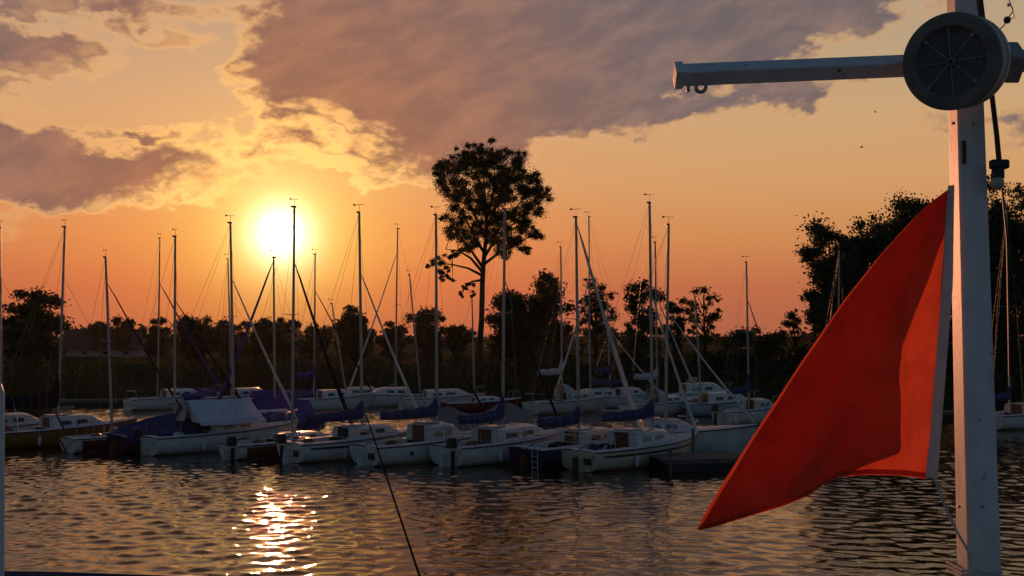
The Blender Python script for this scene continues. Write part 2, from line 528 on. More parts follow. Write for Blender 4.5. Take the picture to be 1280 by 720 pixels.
def leaf_cloud(centers, radii, counts, size, r, flat=.8):
    """many small leaf faces scattered through clumps; returns verts, quads"""
    C = np.repeat(centers, counts, 0)
    S = np.repeat(radii, counts)
    n = len(C)
    d = r.normal(size=(n, 3)); d /= np.linalg.norm(d, axis=1)[:, None] + 1e-9
    rad = np.abs(r.normal(0, .52, n)) ** .8
    P = C + d * (rad * S)[:, None] * np.array([1, 1, flat])
    a = r.normal(size=(n, 3)); a /= np.linalg.norm(a, axis=1)[:, None]
    b = np.cross(a, r.normal(size=(n, 3))); b /= np.linalg.norm(b, axis=1)[:, None]
    s = size * r.uniform(.6, 1.3, n)[:, None]
    V = np.stack([P - a * s, P - b * s * .55, P + a * s, P + b * s * .55], 1).reshape(-1, 3)
    Q = np.arange(n * 4).reshape(n, 4)
    return V, Q

def make_tree(name, label, px, top, width, dist, low, dens=1.0, leaf=.3, mat='leaf', group='trees along the far bank', seed=0, lean=0.0, sparse=0.0, clumps=None, trunk_r=None, base_z=1.0, egg=.5, flat=.75):
    """px, top, width, low in the photograph's measure at the given distance"""
    r = np.random.default_rng(seed + 100)
    k = dist / F
    x0 = at_dist(px, HOR, dist).x
    ztop = CAMH + (HOR - top) * k
    zlow = max(base_z + .4, CAMH + (HOR - low) * k)
    W = width * k / 2
    H = ztop - zlow
    root = empty(name, (x0, dist, base_z))
    tag(root, label, 'tree', group)
    ht, hl = ztop - base_z, zlow - base_z
    # clump centres fill an uneven crown
    nc = clumps or max(9, int(7 + H * W * .55))
    cr = []
    tries = 0
    la, lb_ = r.uniform(0, 6.28, 3), r.uniform(0, 6.28, 3)
    for j in range(nc):
        d = r.normal(size=3); d /= np.linalg.norm(d)
        az_, el_ = math.atan2(d[1], d[0]), math.asin(d[2])
        lump = 1 + .13 * math.sin(2 * az_ + la[0]) + .1 * math.sin(3 * az_ + 2 * el_ + la[1]) + .1 * math.sin(5 * el_ + la[2]) + .06 * math.sin(7 * az_ + 5 * el_ + lb_[0])
        q = (r.uniform(.72, .96) if r.random() < .62 else r.random() ** .5 * .8) * lump
        t = .5 + .5 * d[2] * q
        tt_ = min(1.0, max(0.0, t))
        cr.append((d[0] * q * W * .88 + lean * tt_ * W, d[1] * q * W * .75, hl + H * (.04 + .9 * tt_)))
    cr = np.array(cr)
    csz = (W * .26 + .25) * r.uniform(.5, 1.2, len(cr)) * (1 - .35 * sparse)
    csz = np.minimum(csz, 2.3)
    leaf *= .62
    total = int(min(46000, dens * 4.6 * (1 - .72 * sparse) * W * H * 1.6 / (leaf * leaf * .55)))
    wgt = csz ** 2.2
    cnt = np.maximum(12, (total * wgt / wgt.sum()).astype(int))
    V, Q = leaf_cloud(cr, csz, cnt, leaf, r, flat)
    if sparse < .3:   # inner boughs close the middle of the dense crowns
        m_ = 10
        ic = np.stack([r.normal(0, W * .22, m_) + lean * W * .4, r.normal(0, W * .2, m_), hl + H * r.uniform(.12, .72, m_)], 1)
        V2, Q2 = leaf_cloud(ic, np.full(m_, W * .38), np.full(m_, int(total * .05)), leaf * 1.15, r, .9)
        Q = np.concatenate([Q, Q2 + len(V)]); V = np.concatenate([V, V2])
    V[:, 2] = np.clip(V[:, 2], .2, None)
    np_mesh('crown', V, Q, M[mat], root)
    tb = MB()
    tr = trunk_r or max(.12, ht * .018)
    tips = hl + H * .75
    pts = [(0, 0, -.3)]
    ph = r.uniform(0, 6)
    for i in range(1, 8):
        t = i / 7
        pts.append((lean * W * t * .8 + .25 * math.sin(t * 4 + ph) * t * W * .2, .1 * math.sin(t * 3), tips * t))
    tb.tube(pts, [tr * (1 - .8 * i / 7) for i in range(8)], 8)
    order = r.permutation(len(cr))[:min(len(cr), 26)]
    for j in order:
        c = Vector(cr[j])
        tt = min(.95, max(.28, (c.z - H * r.uniform(.2, .42)) / max(tips, .1)))
        i0 = min(6, int(tt * 7)); fr = tt * 7 - i0
        s = Vector(pts[i0]).lerp(Vector(pts[i0 + 1]), fr)
        mid = s.lerp(c, .55) + Vector((0, 0, -.06 * (c - s).length))
        rr = tr * (1 - .8 * tt) * .55 + .015
        tb.tube([s, mid, c], [rr, rr * .6, rr * .25], 5)
    tb.build('trunk', M['bark'], root, smooth=True)
    return root

# the tall tree that stands over the marina, crown by hand from clumps
def tall_tree():
    r = np.random.default_rng(5)
    dist = 110.0; k = dist / F
    x0 = at_dist(604, HOR, dist).x
    root = empty('poplar_tree', (x0, dist, 1.0))
    tag(root, 'very tall lone tree with airy crown towering over the marina', 'tree')
    def P(px, py, dy=0.0): return Vector(((px - 604) * k, dy, CAMH - 1 + (HOR - py) * k))
    tb = MB()
    trunk = [Vector((-.35, 0, -.4)), P(599, 440), P(602, 400), P(603, 350), P(605, 320), P(608, 290), P(607, 255), P(604, 215)]
    tb.tube(trunk, [.4, .33, .29, .26, .23, .18, .12, .04], 9)
    limbs = [  # each limb by points (px, py, depth)
        [(604, 335, 0), (590, 315, -.6), (578, 300, -1.0), (566, 280, -1.4)], [(604, 345, 0), (585, 335, .4), (565, 330, .8), (548, 328, 1.0)],
        [(606, 320, 0), (618, 300, 1.0), (634, 285, 1.8), (650, 268, 2.2)], [(605, 330, 0), (622, 318, -.8), (644, 308, -1.4), (664, 296, -1.8)],
        [(608, 300, 0), (594, 270, 1.2), (580, 240, 2.0), (566, 218, 2.4)], [(608, 285, 0), (622, 255, -1.2), (636, 230, -2.0), (646, 212, -2.2)],
        [(607, 265, 0), (600, 230, -.8), (592, 205, -1.4)], [(608, 275, 0), (616, 240, 1.0), (618, 200, 1.4)],
        [(607, 305, 0), (628, 280, .2), (652, 250, .4), (672, 235, .4)], [(603, 350, 0), (590, 352, -.3), (580, 362, -.5)], [(603, 340, 0), (588, 322, .8), (572, 312, 1.2), (556, 310, 1.6)],
        [(606, 318, 0), (590, 290, -1.8), (572, 255, -2.4), (556, 236, -2.4)],
    ]
    tips = []
    for L in limbs:
        pts = [P(*q) for q in L]
        n = len(pts)
        tb.tube(pts, [.17 * (1 - .8 * i / (n - 1)) for i in range(n)], 6)
        tips.append(pts)
    # clumps follow the outline seen in the photograph
    cl = [(560, 215, 16), (575, 205, 15), (592, 200, 15), (608, 196, 14), (622, 198, 14), (636, 204, 14), (648, 212, 13), (570, 228, 15), (588, 220, 16), (606, 216, 16), (624, 218, 16), (640, 226, 14),
          (660, 226, 11), (668, 238, 12), (674, 250, 10), (652, 242, 14), (632, 242, 16), (612, 240, 17), (592, 240, 15), (572, 246, 12), (660, 262, 13), (640, 262, 15), (618, 262, 15), (598, 262, 14),
          (578, 266, 13), (564, 282, 11), (574, 292, 11), (592, 284, 12), (612, 284, 12), (634, 284, 13), (654, 284, 13), (665, 292, 9), (640, 304, 12), (652, 308, 8), (620, 304, 11), (596, 304, 8), (582, 306, 9),
          (630, 316, 8), (552, 222, 9), (547, 212, 6), (600, 190, 8), (616, 187, 6), (574, 197, 7), (645, 203, 7)]
    low = [(542, 330, 8), (550, 326, 8), (558, 334, 6), (548, 340, 7), (556, 346, 6), (562, 320, 7), (570, 316, 6), (580, 360, 5), (586, 356, 5), (577, 368, 4), (590, 368, 4), (565, 352, 4)]
    C, S = [], []
    for (x, y, s) in cl:
        for _ in range(9):
            p = P(x + r.normal() * s * .62, y + r.normal() * s * .5, r.normal() * 2.4)
            C.append(p); S.append(s * k * r.uniform(.45, .95))
    for (x, y, s) in low:
        for _ in range(5):
            p = P(x + r.normal() * s * .5, y + r.normal() * s * .4, r.normal() * .8)
            C.append(p); S.append(s * k * r.uniform(.4, .7))
    C = np.array(C); S = np.array(S)
    cnt = np.maximum(12, (S * 520).astype(int))
    V, Q = leaf_cloud(C, S, cnt, .085, r, .8)
    np_mesh('crown', V, Q, M['leaf'], root)
    for j in r.permutation(len(C))[:90]:
        c = Vector(C[j])
        best = min((p for L in tips for p in L[1:]), key=lambda p: (p - c).length)
        if (best - c).length < 3.2:
            tb.tube([best, best.lerp(c, .5) + Vector((0, 0, .1)), c], [.05, .035, .015], 4)
    tb.build('trunk', M['bark'], root, smooth=True)
tall_tree()

TREES = [  # px, top, width, dist, low, label, extra
    (40, 352, 84, 96, 470, 'dense round tree standing alone over the meadow behind the ochre boat', dict(dens=1.25, leaf=.26, clumps=60)),
    (127, 391, 36, 170, 440, 'small round tree behind the low farmhouse, beside the palest mast', dict(leaf=.34, dens=1.1)),
    (155, 391, 34, 175, 440, 'small bushy tree peeping over the farmhouse ridge', dict(leaf=.34, dens=1.1)),
    (196, 391, 44, 150, 455, 'ragged tree by the gable end of the farmhouse', dict(leaf=.32, dens=1.1)),
    (243, 387, 72, 130, 470, 'broad dark tree seen between the farmhouse and the tented boat', dict(leaf=.3, dens=1.2, clumps=44)),
    (285, 397, 50, 140, 465, 'low spreading tree behind the tented boat mast', dict(leaf=.3)),
    (322, 391, 50, 135, 465, 'bushy tree just under the setting sun, beside a rounder one', dict(leaf=.3)),
    (352, 383, 50, 128, 465, 'rounded tree directly below the setting sun', dict(leaf=.28, dens=1.1)),
    (397, 404, 62, 150, 460, 'lowest tree of the bank, in the dip after the setting sun', dict(leaf=.32)),
    (443, 378, 56, 105, 480, 'compact dome of a tree in the gap before the tall tree', dict(leaf=.25, dens=1.25, clumps=44)),
    (490, 398, 50, 125, 470, 'low tree between the compact dome tree and the taller pair', dict(leaf=.3)),
    (530, 382, 62, 115, 475, 'uneven dark tree to the sunward side of the tall poplar', dict(leaf=.27, clumps=36)),
    (572, 398, 50, 125, 470, 'low tree filling in under the tall poplar branches', dict(leaf=.3)),
    (640, 345, 84, 98, 480, 'dense dark tree pressed against the tall poplar trunk', dict(leaf=.25, dens=1.2, clumps=60)),
    (682, 338, 76, 94, 485, 'broad dense tree second from the tall poplar', dict(leaf=.25, dens=1.25, clumps=60)),
    (745, 334, 62, 90, 470, 'open airy tree behind the twin masts', dict(leaf=.19, dens=.8, sparse=.75, clumps=60)),
    (800, 341, 66, 90, 480, 'leaning round tree behind the tallest mast', dict(leaf=.21, dens=.95, sparse=.35, clumps=56, lean=.15)),
    (846, 356, 44, 98, 470, 'thin feathery tree squeezed between two fuller ones', dict(leaf=.2, dens=.8, sparse=.6, clumps=30)),
    (881, 344, 56, 88, 440, 'slender see-through tree with bare lower stems', dict(leaf=.18, dens=.7, sparse=.9, clumps=48)),
    (915, 405, 60, 105, 470, 'low scrubby tree near the lone mast', dict(leaf=.25)),
    (955, 400, 52, 100, 470, 'squat bush-like tree just past the lone mast', dict(leaf=.25)),
    (993, 382, 46, 92, 470, 'thin twiggy young tree before the great willows', dict(leaf=.17, dens=.7, sparse=.7, clumps=30)),
    (1070, 246, 118, 88, 470, 'billowing willow between the lowest willow and the biggest one, beside the red flag', dict(leaf=.23, dens=2.3, sparse=.0, clumps=130, mat='leaf2', egg=.2)),
    (1044, 268, 76, 84, 482, 'lowest willow at the edge of the great willows, nearest the twiggy young tree', dict(leaf=.2, dens=1.8, clumps=110, mat='leaf2', egg=.2)),
    (1145, 212, 150, 92, 470, 'biggest willow, its crown rising behind the flag pole', dict(leaf=.23, dens=2.3, sparse=.0, clumps=170, mat='leaf2', egg=.2)),
    (1235, 208, 150, 90, 480, 'tall willow seen between flag pole and hanging bulb cable', dict(leaf=.23, dens=2.3, sparse=.0, clumps=170, mat='leaf2', egg=.2)),
    (1310, 200, 150, 94, 480, 'willow at the end of the bank, cut by the picture edge', dict(leaf=.23, dens=2.3, sparse=.0, clumps=150, mat='leaf2', egg=.2)),
]
for i, (px, top, w_, dist, low, label, kw) in enumerate(TREES):
    make_tree('willow_tree' if kw.get('mat') == 'leaf2' else 'bank_tree', label, px, top, w_, dist, low, seed=i * 7, **kw)

def far_wood():
    r = np.random.default_rng(21)
    xs = r.uniform(-330, 330, 420)
    C = np.stack([xs, r.uniform(420, 520, 420), -2 + r.uniform(0, 1, 420) * (7 + 2.2 * np.sin(xs * .06) + 1.8 * np.sin(xs * .17 + 1))], 1)
    V, Q = leaf_cloud(C, r.uniform(2.5, 5.5, 420), np.full(420, 70), 1.1, r, .7)
    V[:, 2] = np.clip(V[:, 2], .9, None)
    o = np_mesh('far_wood', V, Q, M['leaf'])
    tag(o, 'far-off dark belt of woodland along the horizon', None, kind='stuff')
far_wood()

def undergrowth():
    r = np.random.default_rng(31)
    n = 1100
    xs = r.uniform(-62, 66, n)
    u = r.random(n)
    C = np.stack([xs, BANK + 3.5 + u * 7 + 1.2 * np.sin(xs * .11), .5 + u * 1.5 + r.uniform(-.2, .8, n) * (1 + .4 * np.sin(xs * .25) * np.sin(xs * .61))], 1)
    # the meadow shows over lower growth at the left
    lowm = (xs > -45) & (xs < -24)
    C[lowm, 2] *= .82
    C[xs > 0, 2] *= 1.15
    C[xs > 20, 2] *= 1.25
    V, Q = leaf_cloud(C, r.uniform(.7, 1.5, n), np.full(n, 190), .14, r, .8)
    V[:, 2] = np.clip(V[:, 2], .3, None)
    tag(np_mesh('undergrowth', V, Q, M['leaf']), 'dark undergrowth covering the far bank', None, kind='stuff')
    # reeds
    n = 15000
    xs = r.uniform(-60, 64, n)
    yb = BANK + .2 + 1.2 * np.sin(xs * .11) + .7 * np.sin(xs * .31 + 1) + r.uniform(-.6, 3.2, n)
    h = r.uniform(.9, 1.9, n) * (1 + .25 * np.sin(xs * .4) * np.sin(xs * .17 + 2))
    lx, ly = r.normal(0, .16, n), r.normal(0, .12, n)
    w = r.uniform(.015, .035, n)
    a = r.uniform(0, math.pi, n)
    wx, wy = w * np.cos(a), w * np.sin(a) * .5
    zb = np.full(n, -.1)
    V = np.stack([np.stack([xs - wx, yb - wy, zb], 1), np.stack([xs + wx, yb + wy, zb], 1),
                  np.stack([xs + lx + wx * .3, yb + ly + wy * .3, h], 1), np.stack([xs + lx - wx * .3, yb + ly - wy * .3, h], 1)], 1).reshape(-1, 3)
    tag(np_mesh('reeds', V, np.arange(n * 4).reshape(n, 4), M['reed']), 'belt of reeds fringing the waterline of the far bank', None, kind='stuff')
undergrowth()

def farmhouse():
    d = 205.0
    a, b = at_dist(72, HOR, d), at_dist(187, HOR, d)
    root = empty('farmhouse', ((a.x + b.x) / 2, d, 1.0))
    tag(root, 'low whitewashed farmhouse with a long dark hipped roof', 'house')
    L = (b.x - a.x)
    w = MB().box((0, 0, .45), (L * .94, 7.2, 1.3)); w.build('wall', M['render'], root)
    h0, h1 = 1.1, 5.1
    x, y = L / 2, 4.4
    rf = MB().add([(-x, -y, h0), (x, -y, h0), (x, y, h0), (-x, y, h0), (-x + 1.8, 0, h1), (x - 1.0, 0, h1)],
                  [(0, 1, 5, 4), (2, 3, 4, 5), (1, 2, 5), (3, 0, 4), (3, 2, 1, 0)])
    ro = rf.build('roof', M['rooftile'], root)
    MB().box((-x * .3, .2, h1 + .2), (.7, .6, 1.1)).build('chimney', M['rooftile'], ro)
    for i in range(4):
        wd = MB().box((-x * .7 + i * x * .45, -3.64, .65), (.9, .08, .55)).build('window', M['glass'], root)
farmhouse()

# ------------------------------------------------------------------ thin haze volume added to imitate lens glare over the bank
def haze():
    m = bpy.data.materials.new('lens glare haze')
    m.use_nodes = True
    t = m.node_tree
    t.nodes.clear()
    out = t.nodes.new('ShaderNodeOutputMaterial')
    v = t.nodes.new('ShaderNodeVolumePrincipled')
    v.inputs['Color'].default_value = (1, .92, .84, 1)
    v.inputs['Density'].default_value = HAZE
    v.inputs['Anisotropy'].default_value = .72
    t.links.new(v.outputs[0], out.inputs['Volume'])
    o = MB().box((0, 300, 15), (900, 700, 36)).build('haze', m, None)
    tag(o, 'thin added lens glare haze over river and bank', None, kind='stuff')
HAZE = .00002
haze()

# ------------------------------------------------------------------ boats
def half_beam(t, B, tr):
    if t > .42: return B / 2 * max(0.0, 1 - ((t - .42) / .58) ** 2.3)
    return B / 2 * (1 - (1 - tr) * ((.42 - t) / .42) ** 1.8)

class Boat:
    pass

def make_boat(label, stern, head, L=6.6, B=None, hull='white', fb=.72, mast=None, cover='bluecover', jib='spar', jib_at=.74, jib_r=.055, boom=True, boom_z=None,
              cabin=.5, cab=(.36, .74), rub='redstripe', outboard=False, rudder=True, plate=False, ladder=False, door='brown', windows='glass', stripe=None, band=None, lifelines=True, dodger=None, seed=0, cover_h=1.0,
              fenders=0, pulpit=True, pushpit=False, hoop=False, far=False, group='sailing boats moored in the marina', name='sailing_boat', cover_rise=.38, backstay=True,
              raised_rudder=False, emblem=False, furl_jib=True, tent=None, boot=None, spread=True, motor=False):
    B = B or L * .345
    p0 = on_plane(*stern)
    rz = math.pi / 2 - R(head)
    root = empty(name, (p0.x, p0.y, 0), rz)
    tag(root, label, 'boat', group)
    Mi = (Matrix.Translation((p0.x, p0.y, 0)) @ Matrix.Rotation(rz, 4, 'Z')).inverted()
    Mw = Mi.inverted()
    nst = 15 if far else 22
    sheer = lambda t: fb * (1 + .34 * t ** 1.8)
    rake = L * .075
    # hull shell -------------------------------------------------------
    prof = [(1.0, 1.0), (.985, .62), (.945, .3), (.84, .07), (.62, -.1), (.3, -.2), (0, -.25)]
    prof_s = [(1.0, 1.0), (.99, .66), (.93, .34), (.78, .12), (.5, .02), (.22, -.01), (0, -.02)]
    def section(t):
        b = max(half_beam(t, B, .78), .012)
        zs = sheer(t)
        out = []
        for (u, q), (us, qs) in zip(prof, prof_s):
            k = max(0.0, 1 - t / .35)
            uu, qq = u * (1 - k) + us * k, q * (1 - k) + qs * k
            y, z = b * uu ** (1 + .5 * t), zs * qq
            x = t * L - rake * t ** 3 * (1 - z / zs) * 1.1 + (0.12 * (z / zs) * (1 - t) ** 6 * -1)
            out.append(Vector((x, y, z)))
        return out
    S = [section(i / (nst - 1)) for i in range(nst)]
    hb = MB()
    rings = [[p.copy() for p in s] + [Vector((p.x, -p.y, p.z)) for p in reversed(s[:-1])] for s in S]
    hb.loft(rings, cap=False, closed=False)
    hb.add(rings[0], [tuple(range(len(rings[0])))])
    ho = hb.build('hull', M[hull], root, smooth=True)
    # deck with a cockpit well ------------------------------------------
    db = MB()
    c0, c1 = .05, cab[0]
    rows = []
    for i in range(nst):
        t = i / (nst - 1)
        s = S[i][0]
        b = s.y
        inner = min(b * .62, B * .3)
        zt = s.z + .012
        rows.append((t, [Vector((s.x, b * .985, zt)), Vector((s.x, inner, zt + .03)), Vector((s.x, 0, zt + .045)), Vector((s.x, -inner, zt + .03)), Vector((s.x, -b * .985, zt))]))
    for i in range(nst - 1):
        (t0, a), (t1, b) = rows[i], rows[i + 1]
        hole = cabin > 0 and not motor and t0 >= c0 - .01 and t1 <= c1 + .02
        for k in range(4):
            if hole and k in (1, 2): continue
            db.add([a[k], a[k + 1], b[k + 1], b[k]], [(0, 1, 2, 3)])
        if hole:
            dz = Vector((0, 0, -.42))
            db.add([a[1], b[1], b[1] + dz, a[1] + dz], [(0, 1, 2, 3)])
            db.add([a[3], b[3], b[3] + dz, a[3] + dz], [(3, 2, 1, 0)])
            db.add([a[1] + dz, a[3] + dz, b[3] + dz, b[1] + dz], [(0, 1, 2, 3)])
    db.build('deck', M['deck'], root)
    # rubbing strake -------------------------------------------------------
    for sgn in (1, -1):
        pts = [Vector((s[0].x, sgn * (s[0].y + .008), s[0].z - .012)) for s in S]
        MB().tube(pts, .026, 5).build('rub_rail', M[rub], root)
    if stripe:
        for sgn in (1, -1):
            st = MB()
            rr = []
            for s in S[1:-1]:
                a = s[0].lerp(s[1], .55); b = s[0].lerp(s[1], .85)
                rr.append([Vector((a.x, sgn * (a.y + .006), a.z)), Vector((b.x, sgn * (b.y + .006), b.z))])
            st.loft(rr, cap=False, closed=False)
            st.build('stripe', M[stripe], root)
    if band:   # topsides painted in another colour between the white transom and the bow
        for sgn in (1, -1):
            st = MB(); rr = []
            for s in S[1:-1]:
                a = s[0].lerp(s[1], .35); bq = s[1]; c_ = s[2]; e_ = s[3]
                rr.append([Vector((p.x, sgn * (p.y + .006), p.z)) for p in (a, bq, c_, e_)])
            st.loft(rr, cap=False, closed=False)
            st.build('side_band', M[band], root, smooth=True)
    # cabin ---------------------------------------------------------------
    zc = lambda t: sheer(t) + .04
    top_z = None
    if cabin > 0:
        cr = []
        ncab = 9
        for i in range(ncab):
            u = i / (ncab - 1)
            t = cab[0] + (cab[1] - cab[0]) * u
            hw = min(half_beam(t, B, .78) * .7, B * .34) * (1 - .18 * u)
            h = cabin * (1 - .12 * u) if u < .72 else cabin * (.914 - .80 * ((u - .72) / .28))
            h = max(h, .05)
            z0 = sheer(t)
            x = t * L
            cr.append([Vector((x, hw, z0)), Vector((x, hw * .9, z0 + h * .86)), Vector((x, hw * .72, z0 + h)), Vector((x, 0, z0 + h * 1.1)),
                       Vector((x, -hw * .72, z0 + h)), Vector((x, -hw * .9, z0 + h * .86)), Vector((x, -hw, z0))])
        cb = MB(); cb.loft(cr, cap=False, closed=False)
        cb.add(cr[0], [tuple(range(7))]); cb.add(cr[-1], [tuple(range(6, -1, -1))])
        co = cb.build('cabin', M['white'] if hull != 'white2' else M['white2'], root, smooth=True)
        top_z = lambda t: sheer(t) + cabin
        # companionway
        a = cr[0]
        dw, dh = min(.34, B * .15), cabin * .98
        MB().box((a[0].x - .012, 0, a[0].z + dh * .5 - .1), (.03, dw * 2, dh + .16)).build('companionway', M[door], root)
        if not far:
            MB().box((a[0].x + .42, 0, a[3].z + .012), (.8, dw * 2.1, .05)).build('hatch', M['deck'], root, bevel=.012)
        # aft bulkhead ports
        # side windows
        nw = 2
        for sgn in (1, -1):
            for wi in range(nw):
                u0, u1 = (.12 + wi * .3, .34 + wi * .3)
                q = []
                for u, vv in ((u0, .32), (u1, .34), (u1 - .02, .74), (u0 + .02, .76)):
                    f = u * (ncab - 1); i0 = min(int(f), ncab - 2); fr = f - i0
                    lo = cr[i0][0].lerp(cr[i0 + 1][0], fr); hi = cr[i0][1].lerp(cr[i0 + 1][1], fr)
                    p = lo.lerp(hi, vv); p.y += .008
                    q.append(Vector((p.x, sgn * p.y, p.z)))
                thick = [p + Vector((0, sgn * -.004 if False else sgn * .006, 0)) for p in q]
                MB().add(q + thick, [(0, 1, 2, 3), (7, 6, 5, 4), (0, 4, 5, 1), (1, 5, 6, 2), (2, 6, 7, 3), (3, 7, 4, 0)]).build('window', M[windows], co)
    if motor:
        # wheelhouse windscreen frame on the small cruisers
        t = cab[0] + .1
        MB().tube([(t * L, B * .3, sheer(t) + cabin), (t * L + .25, B * .26, sheer(t) + cabin + .42), (t * L + .25, -B * .26, sheer(t) + cabin + .42), (t * L, -B * .3, sheer(t) + cabin)], .025, 5).build('windscreen_frame', M['white'], root)
        MB().add([(t * L, B * .29, sheer(t) + cabin), (t * L + .25, B * .25, sheer(t) + cabin + .41), (t * L + .25, -B * .25, sheer(t) + cabin + .41), (t * L, -B * .29, sheer(t) + cabin)], [(0, 1, 2, 3)]).build('windscreen', M['glass'], root)
    # mast -------------------------------------------------------------------
    if mast:
        mx, tx, ty = mast
        best = min(range(20, 96), key=lambda q: abs(pxx(Mw @ Vector((q / 100 * L, 0, 1.2))) - mx))
        tm = best / 100
        base = Vector((tm * L, 0, sheer(tm) + (cabin * .95 if cab[0] < tm < cab[1] else .03)))
        wb = Mw @ base
        top = Mi @ at_dist(tx, ty, wb.y)
        mr = .062 if not far else .058
        mo = MB().tube([base, base.lerp(top, .5), top], [mr, mr * .96, mr * .72], 8).build('mast', M['alu'], root, smooth=True)
        H = top.z - base.z
        at = lambda f: base.lerp(top, f)
        # masthead crane and wind vane
        MB().box(top + Vector((-.04, 0, .02)), (random.uniform(.12, .24), .06, .07)).build('masthead', M['black'], mo)
        ang = random.uniform(0, 6.28)
        d = (Mi.to_3x3() @ Vector((1, random.uniform(-.9, .9), 0))).normalized() * random.uniform(.6, 1.0)
        va = MB().tube([top + Vector((0, 0, .02)), top + Vector((0, 0, .34))], .009, 4)
        va.tube([top + Vector((0, 0, .33)) - d * .2, top + Vector((0, 0, .33)) + d * .22], .009, 4)
        e = top + Vector((0, 0, .33)) - d * .26
        va.add([e + Vector((0, 0, -.045)), e + d * .14, e + Vector((0, 0, .045)), e - d * .05], [(0, 1, 2, 3)])
        va.build('wind_vane', M['black'], mo)
        ch = {}
        if spread:
            sp = at(.52)
            for sgn in (1, -1):
                e = sp + Vector((-.12, sgn * .55, .05))
                MB().tube([sp, e], [.02, .012], 5).build('spreader', M['alu'], mo)
                ch[sgn] = e
        rb = .0065
        for sgn in (1, -1):
            bs = half_beam(max(tm - .03, .1), B, .78)
            foot = Vector(((tm - .03) * L, sgn * bs * .93, sheer(tm)))
            pts = [foot, ch[sgn], at(.97)] if spread else [foot, at(.8)]
            MB().tube(pts, rb, 4, cap=False).build('shroud', M['wire'], root)
        if backstay:
            MB().tube([top, Vector((0.03, B * .2, sheer(0)))], rb, 4, cap=False).build('backstay', M['wire'], root)
        bow = Vector((L * .985, 0, sheer(1) + .05))
        ja = at(jib_at)
        if jib and furl_jib:
            m1, m2 = bow.lerp(ja, .08), bow.lerp(ja, .9)
            pts = [bow, m1] + [m1.lerp(m2, i / 6) + Vector((-.05 * math.sin(math.pi * i / 6), 0, -.03 * math.sin(math.pi * i / 6))) for i in range(1, 7)] + [ja]
            rs = [.02, jib_r * 1.2] + [jib_r * (1.25 - .12 * i) for i in range(1, 7)] + [.012]
            MB().tube(pts, rs, 7).build('furled_jib', M[jib], root, smooth=True)
        else:
            MB().tube([bow, ja], rb, 4, cap=False).build('forestay', M['wire'], root)
        if boom:
            bl = min(tm * L * .82, L * .42)
            bz = boom_z or (sheer(tm) + (cabin if cabin > 0 else .3) + .32)
            b0 = Vector((base.x - .1, 0, bz)); b1 = Vector((base.x - bl, 0, bz + .02))
            MB().tube([b0, b1], [.05, .045], 7).build('boom', M['alu'], root, smooth=True)
            if cover:
                rr = []
                N_ = 14
                for i in range(N_):
                    u = i / (N_ - 1)
                    x = b0.x + .1 + (b1.x - b0.x - .05) * u
                    if u < .15:
                        hh = .46 * cover_h + cover_rise * (1 - u / .15) ** 1.5
                    else:
                        hh = (.47 - .13 * u) * cover_h + .025 * math.sin(u * 17 + L * 9)
                    wd = .11 + .06 * math.sin(math.pi * min(u * 1.3, 1)) + .01 * math.sin(u * 23 + L)
                    sag = -.045 * math.sin(math.pi * u)
                    rr.append([Vector((x, wd * math.cos(q) * (1 if math.sin(q) < .3 else .55), bz + sag + hh * .5 - .1 + hh * .5 * math.sin(q))) for q in [2 * math.pi * k / 10 for k in range(10)]])
                sc = MB().loft(rr).build('sail_cover', M[cover], root, smooth=True)
                for gi_ in () if far else (3, 5, 7, 9, 11):
                    c_ = sum(rr[gi_], Vector()) / len(rr[gi_])
                    loop = [c_ + (p - c_) * 1.04 for p in rr[gi_]]
                    MB().tube(loop + [loop[0]], .011, 4, cap=False).build('cover_strap', M['greycover'], sc)
            MB().tube([at(.985), b1 + Vector((0, 0, .04))], .005, 4, cap=False).build('topping_lift', M['wire'], root)
    # fittings ------------------------------------------------------------------
    if pulpit:
        x1 = L * .985; z1 = sheer(1)
        for sgn in (1, -1):
            y = half_beam(.86, B, .78)
            MB().tube([(L * .86, sgn * y * .9, sheer(.86)), (L * .865, sgn * y * .88, sheer(.86) + .48), (L * .95, sgn * y * .5, z1 + .5), (x1, 0, z1 + .5)], .014, 5).build('pulpit_rail', M['steel'], root)
    if pushpit:
        y = half_beam(0, B, .78) * .92
        MB().tube([(.75, y, sheer(.1)), (.72, y, sheer(.1) + .52), (.03, y * .95, sheer(0) + .52), (.03, -y * .95, sheer(0) + .52), (.72, -y, sheer(.1) + .52), (.75, -y, sheer(.1))], .014, 5).build('pushpit_rail', M['steel'], root)
    if lifelines and not far:
        for sgn in (1, -1):
            tops = []
            for t in (.12, .34, .6, .85):
                y = sgn * half_beam(t, B, .78) * .93
                MB().tube([(t * L, y, sheer(t)), (t * L, y, sheer(t) + .5)], .011, 5).build('stanchion', M['steel'], root)
                tops.append((t * L, y, sheer(t) + .49))
            MB().tube(tops, .006, 4, cap=False).build('lifeline', M['wire'], root)
    if not far and cabin > 0:
        r_ = random.Random(int(L * 100) + seed)
        # folded gear lying in the cockpit and on the coach roof
        x = L * r_.uniform(.12, .2); y = r_.uniform(-.3, .3)
        MB().ball((x, y, fb + .02), .2, 9, 6, (1.3, .9, .7)).build('gear_bag', M[r_.choice(['bluecover', 'blackcover', 'whitecover', 'brown'])], root, smooth=True)
        xx = L * r_.uniform(.5, .6)
        MB().torus((xx, r_.uniform(-.2, .2), sheer(.55) + cabin * 1.07 + .03), (.1, .05, 1), .12, .028, 14, 5).build('rope_coil', M['rope'], root)
        y = half_beam(0, B, .78) * .8
        MB().tube([(-.02, -y, fb - .02), (-.5, -y - .3, fb * .45), (-.85, -y - .7, .02)], .008, 5).build('stern_line', M['darkrope'], root)
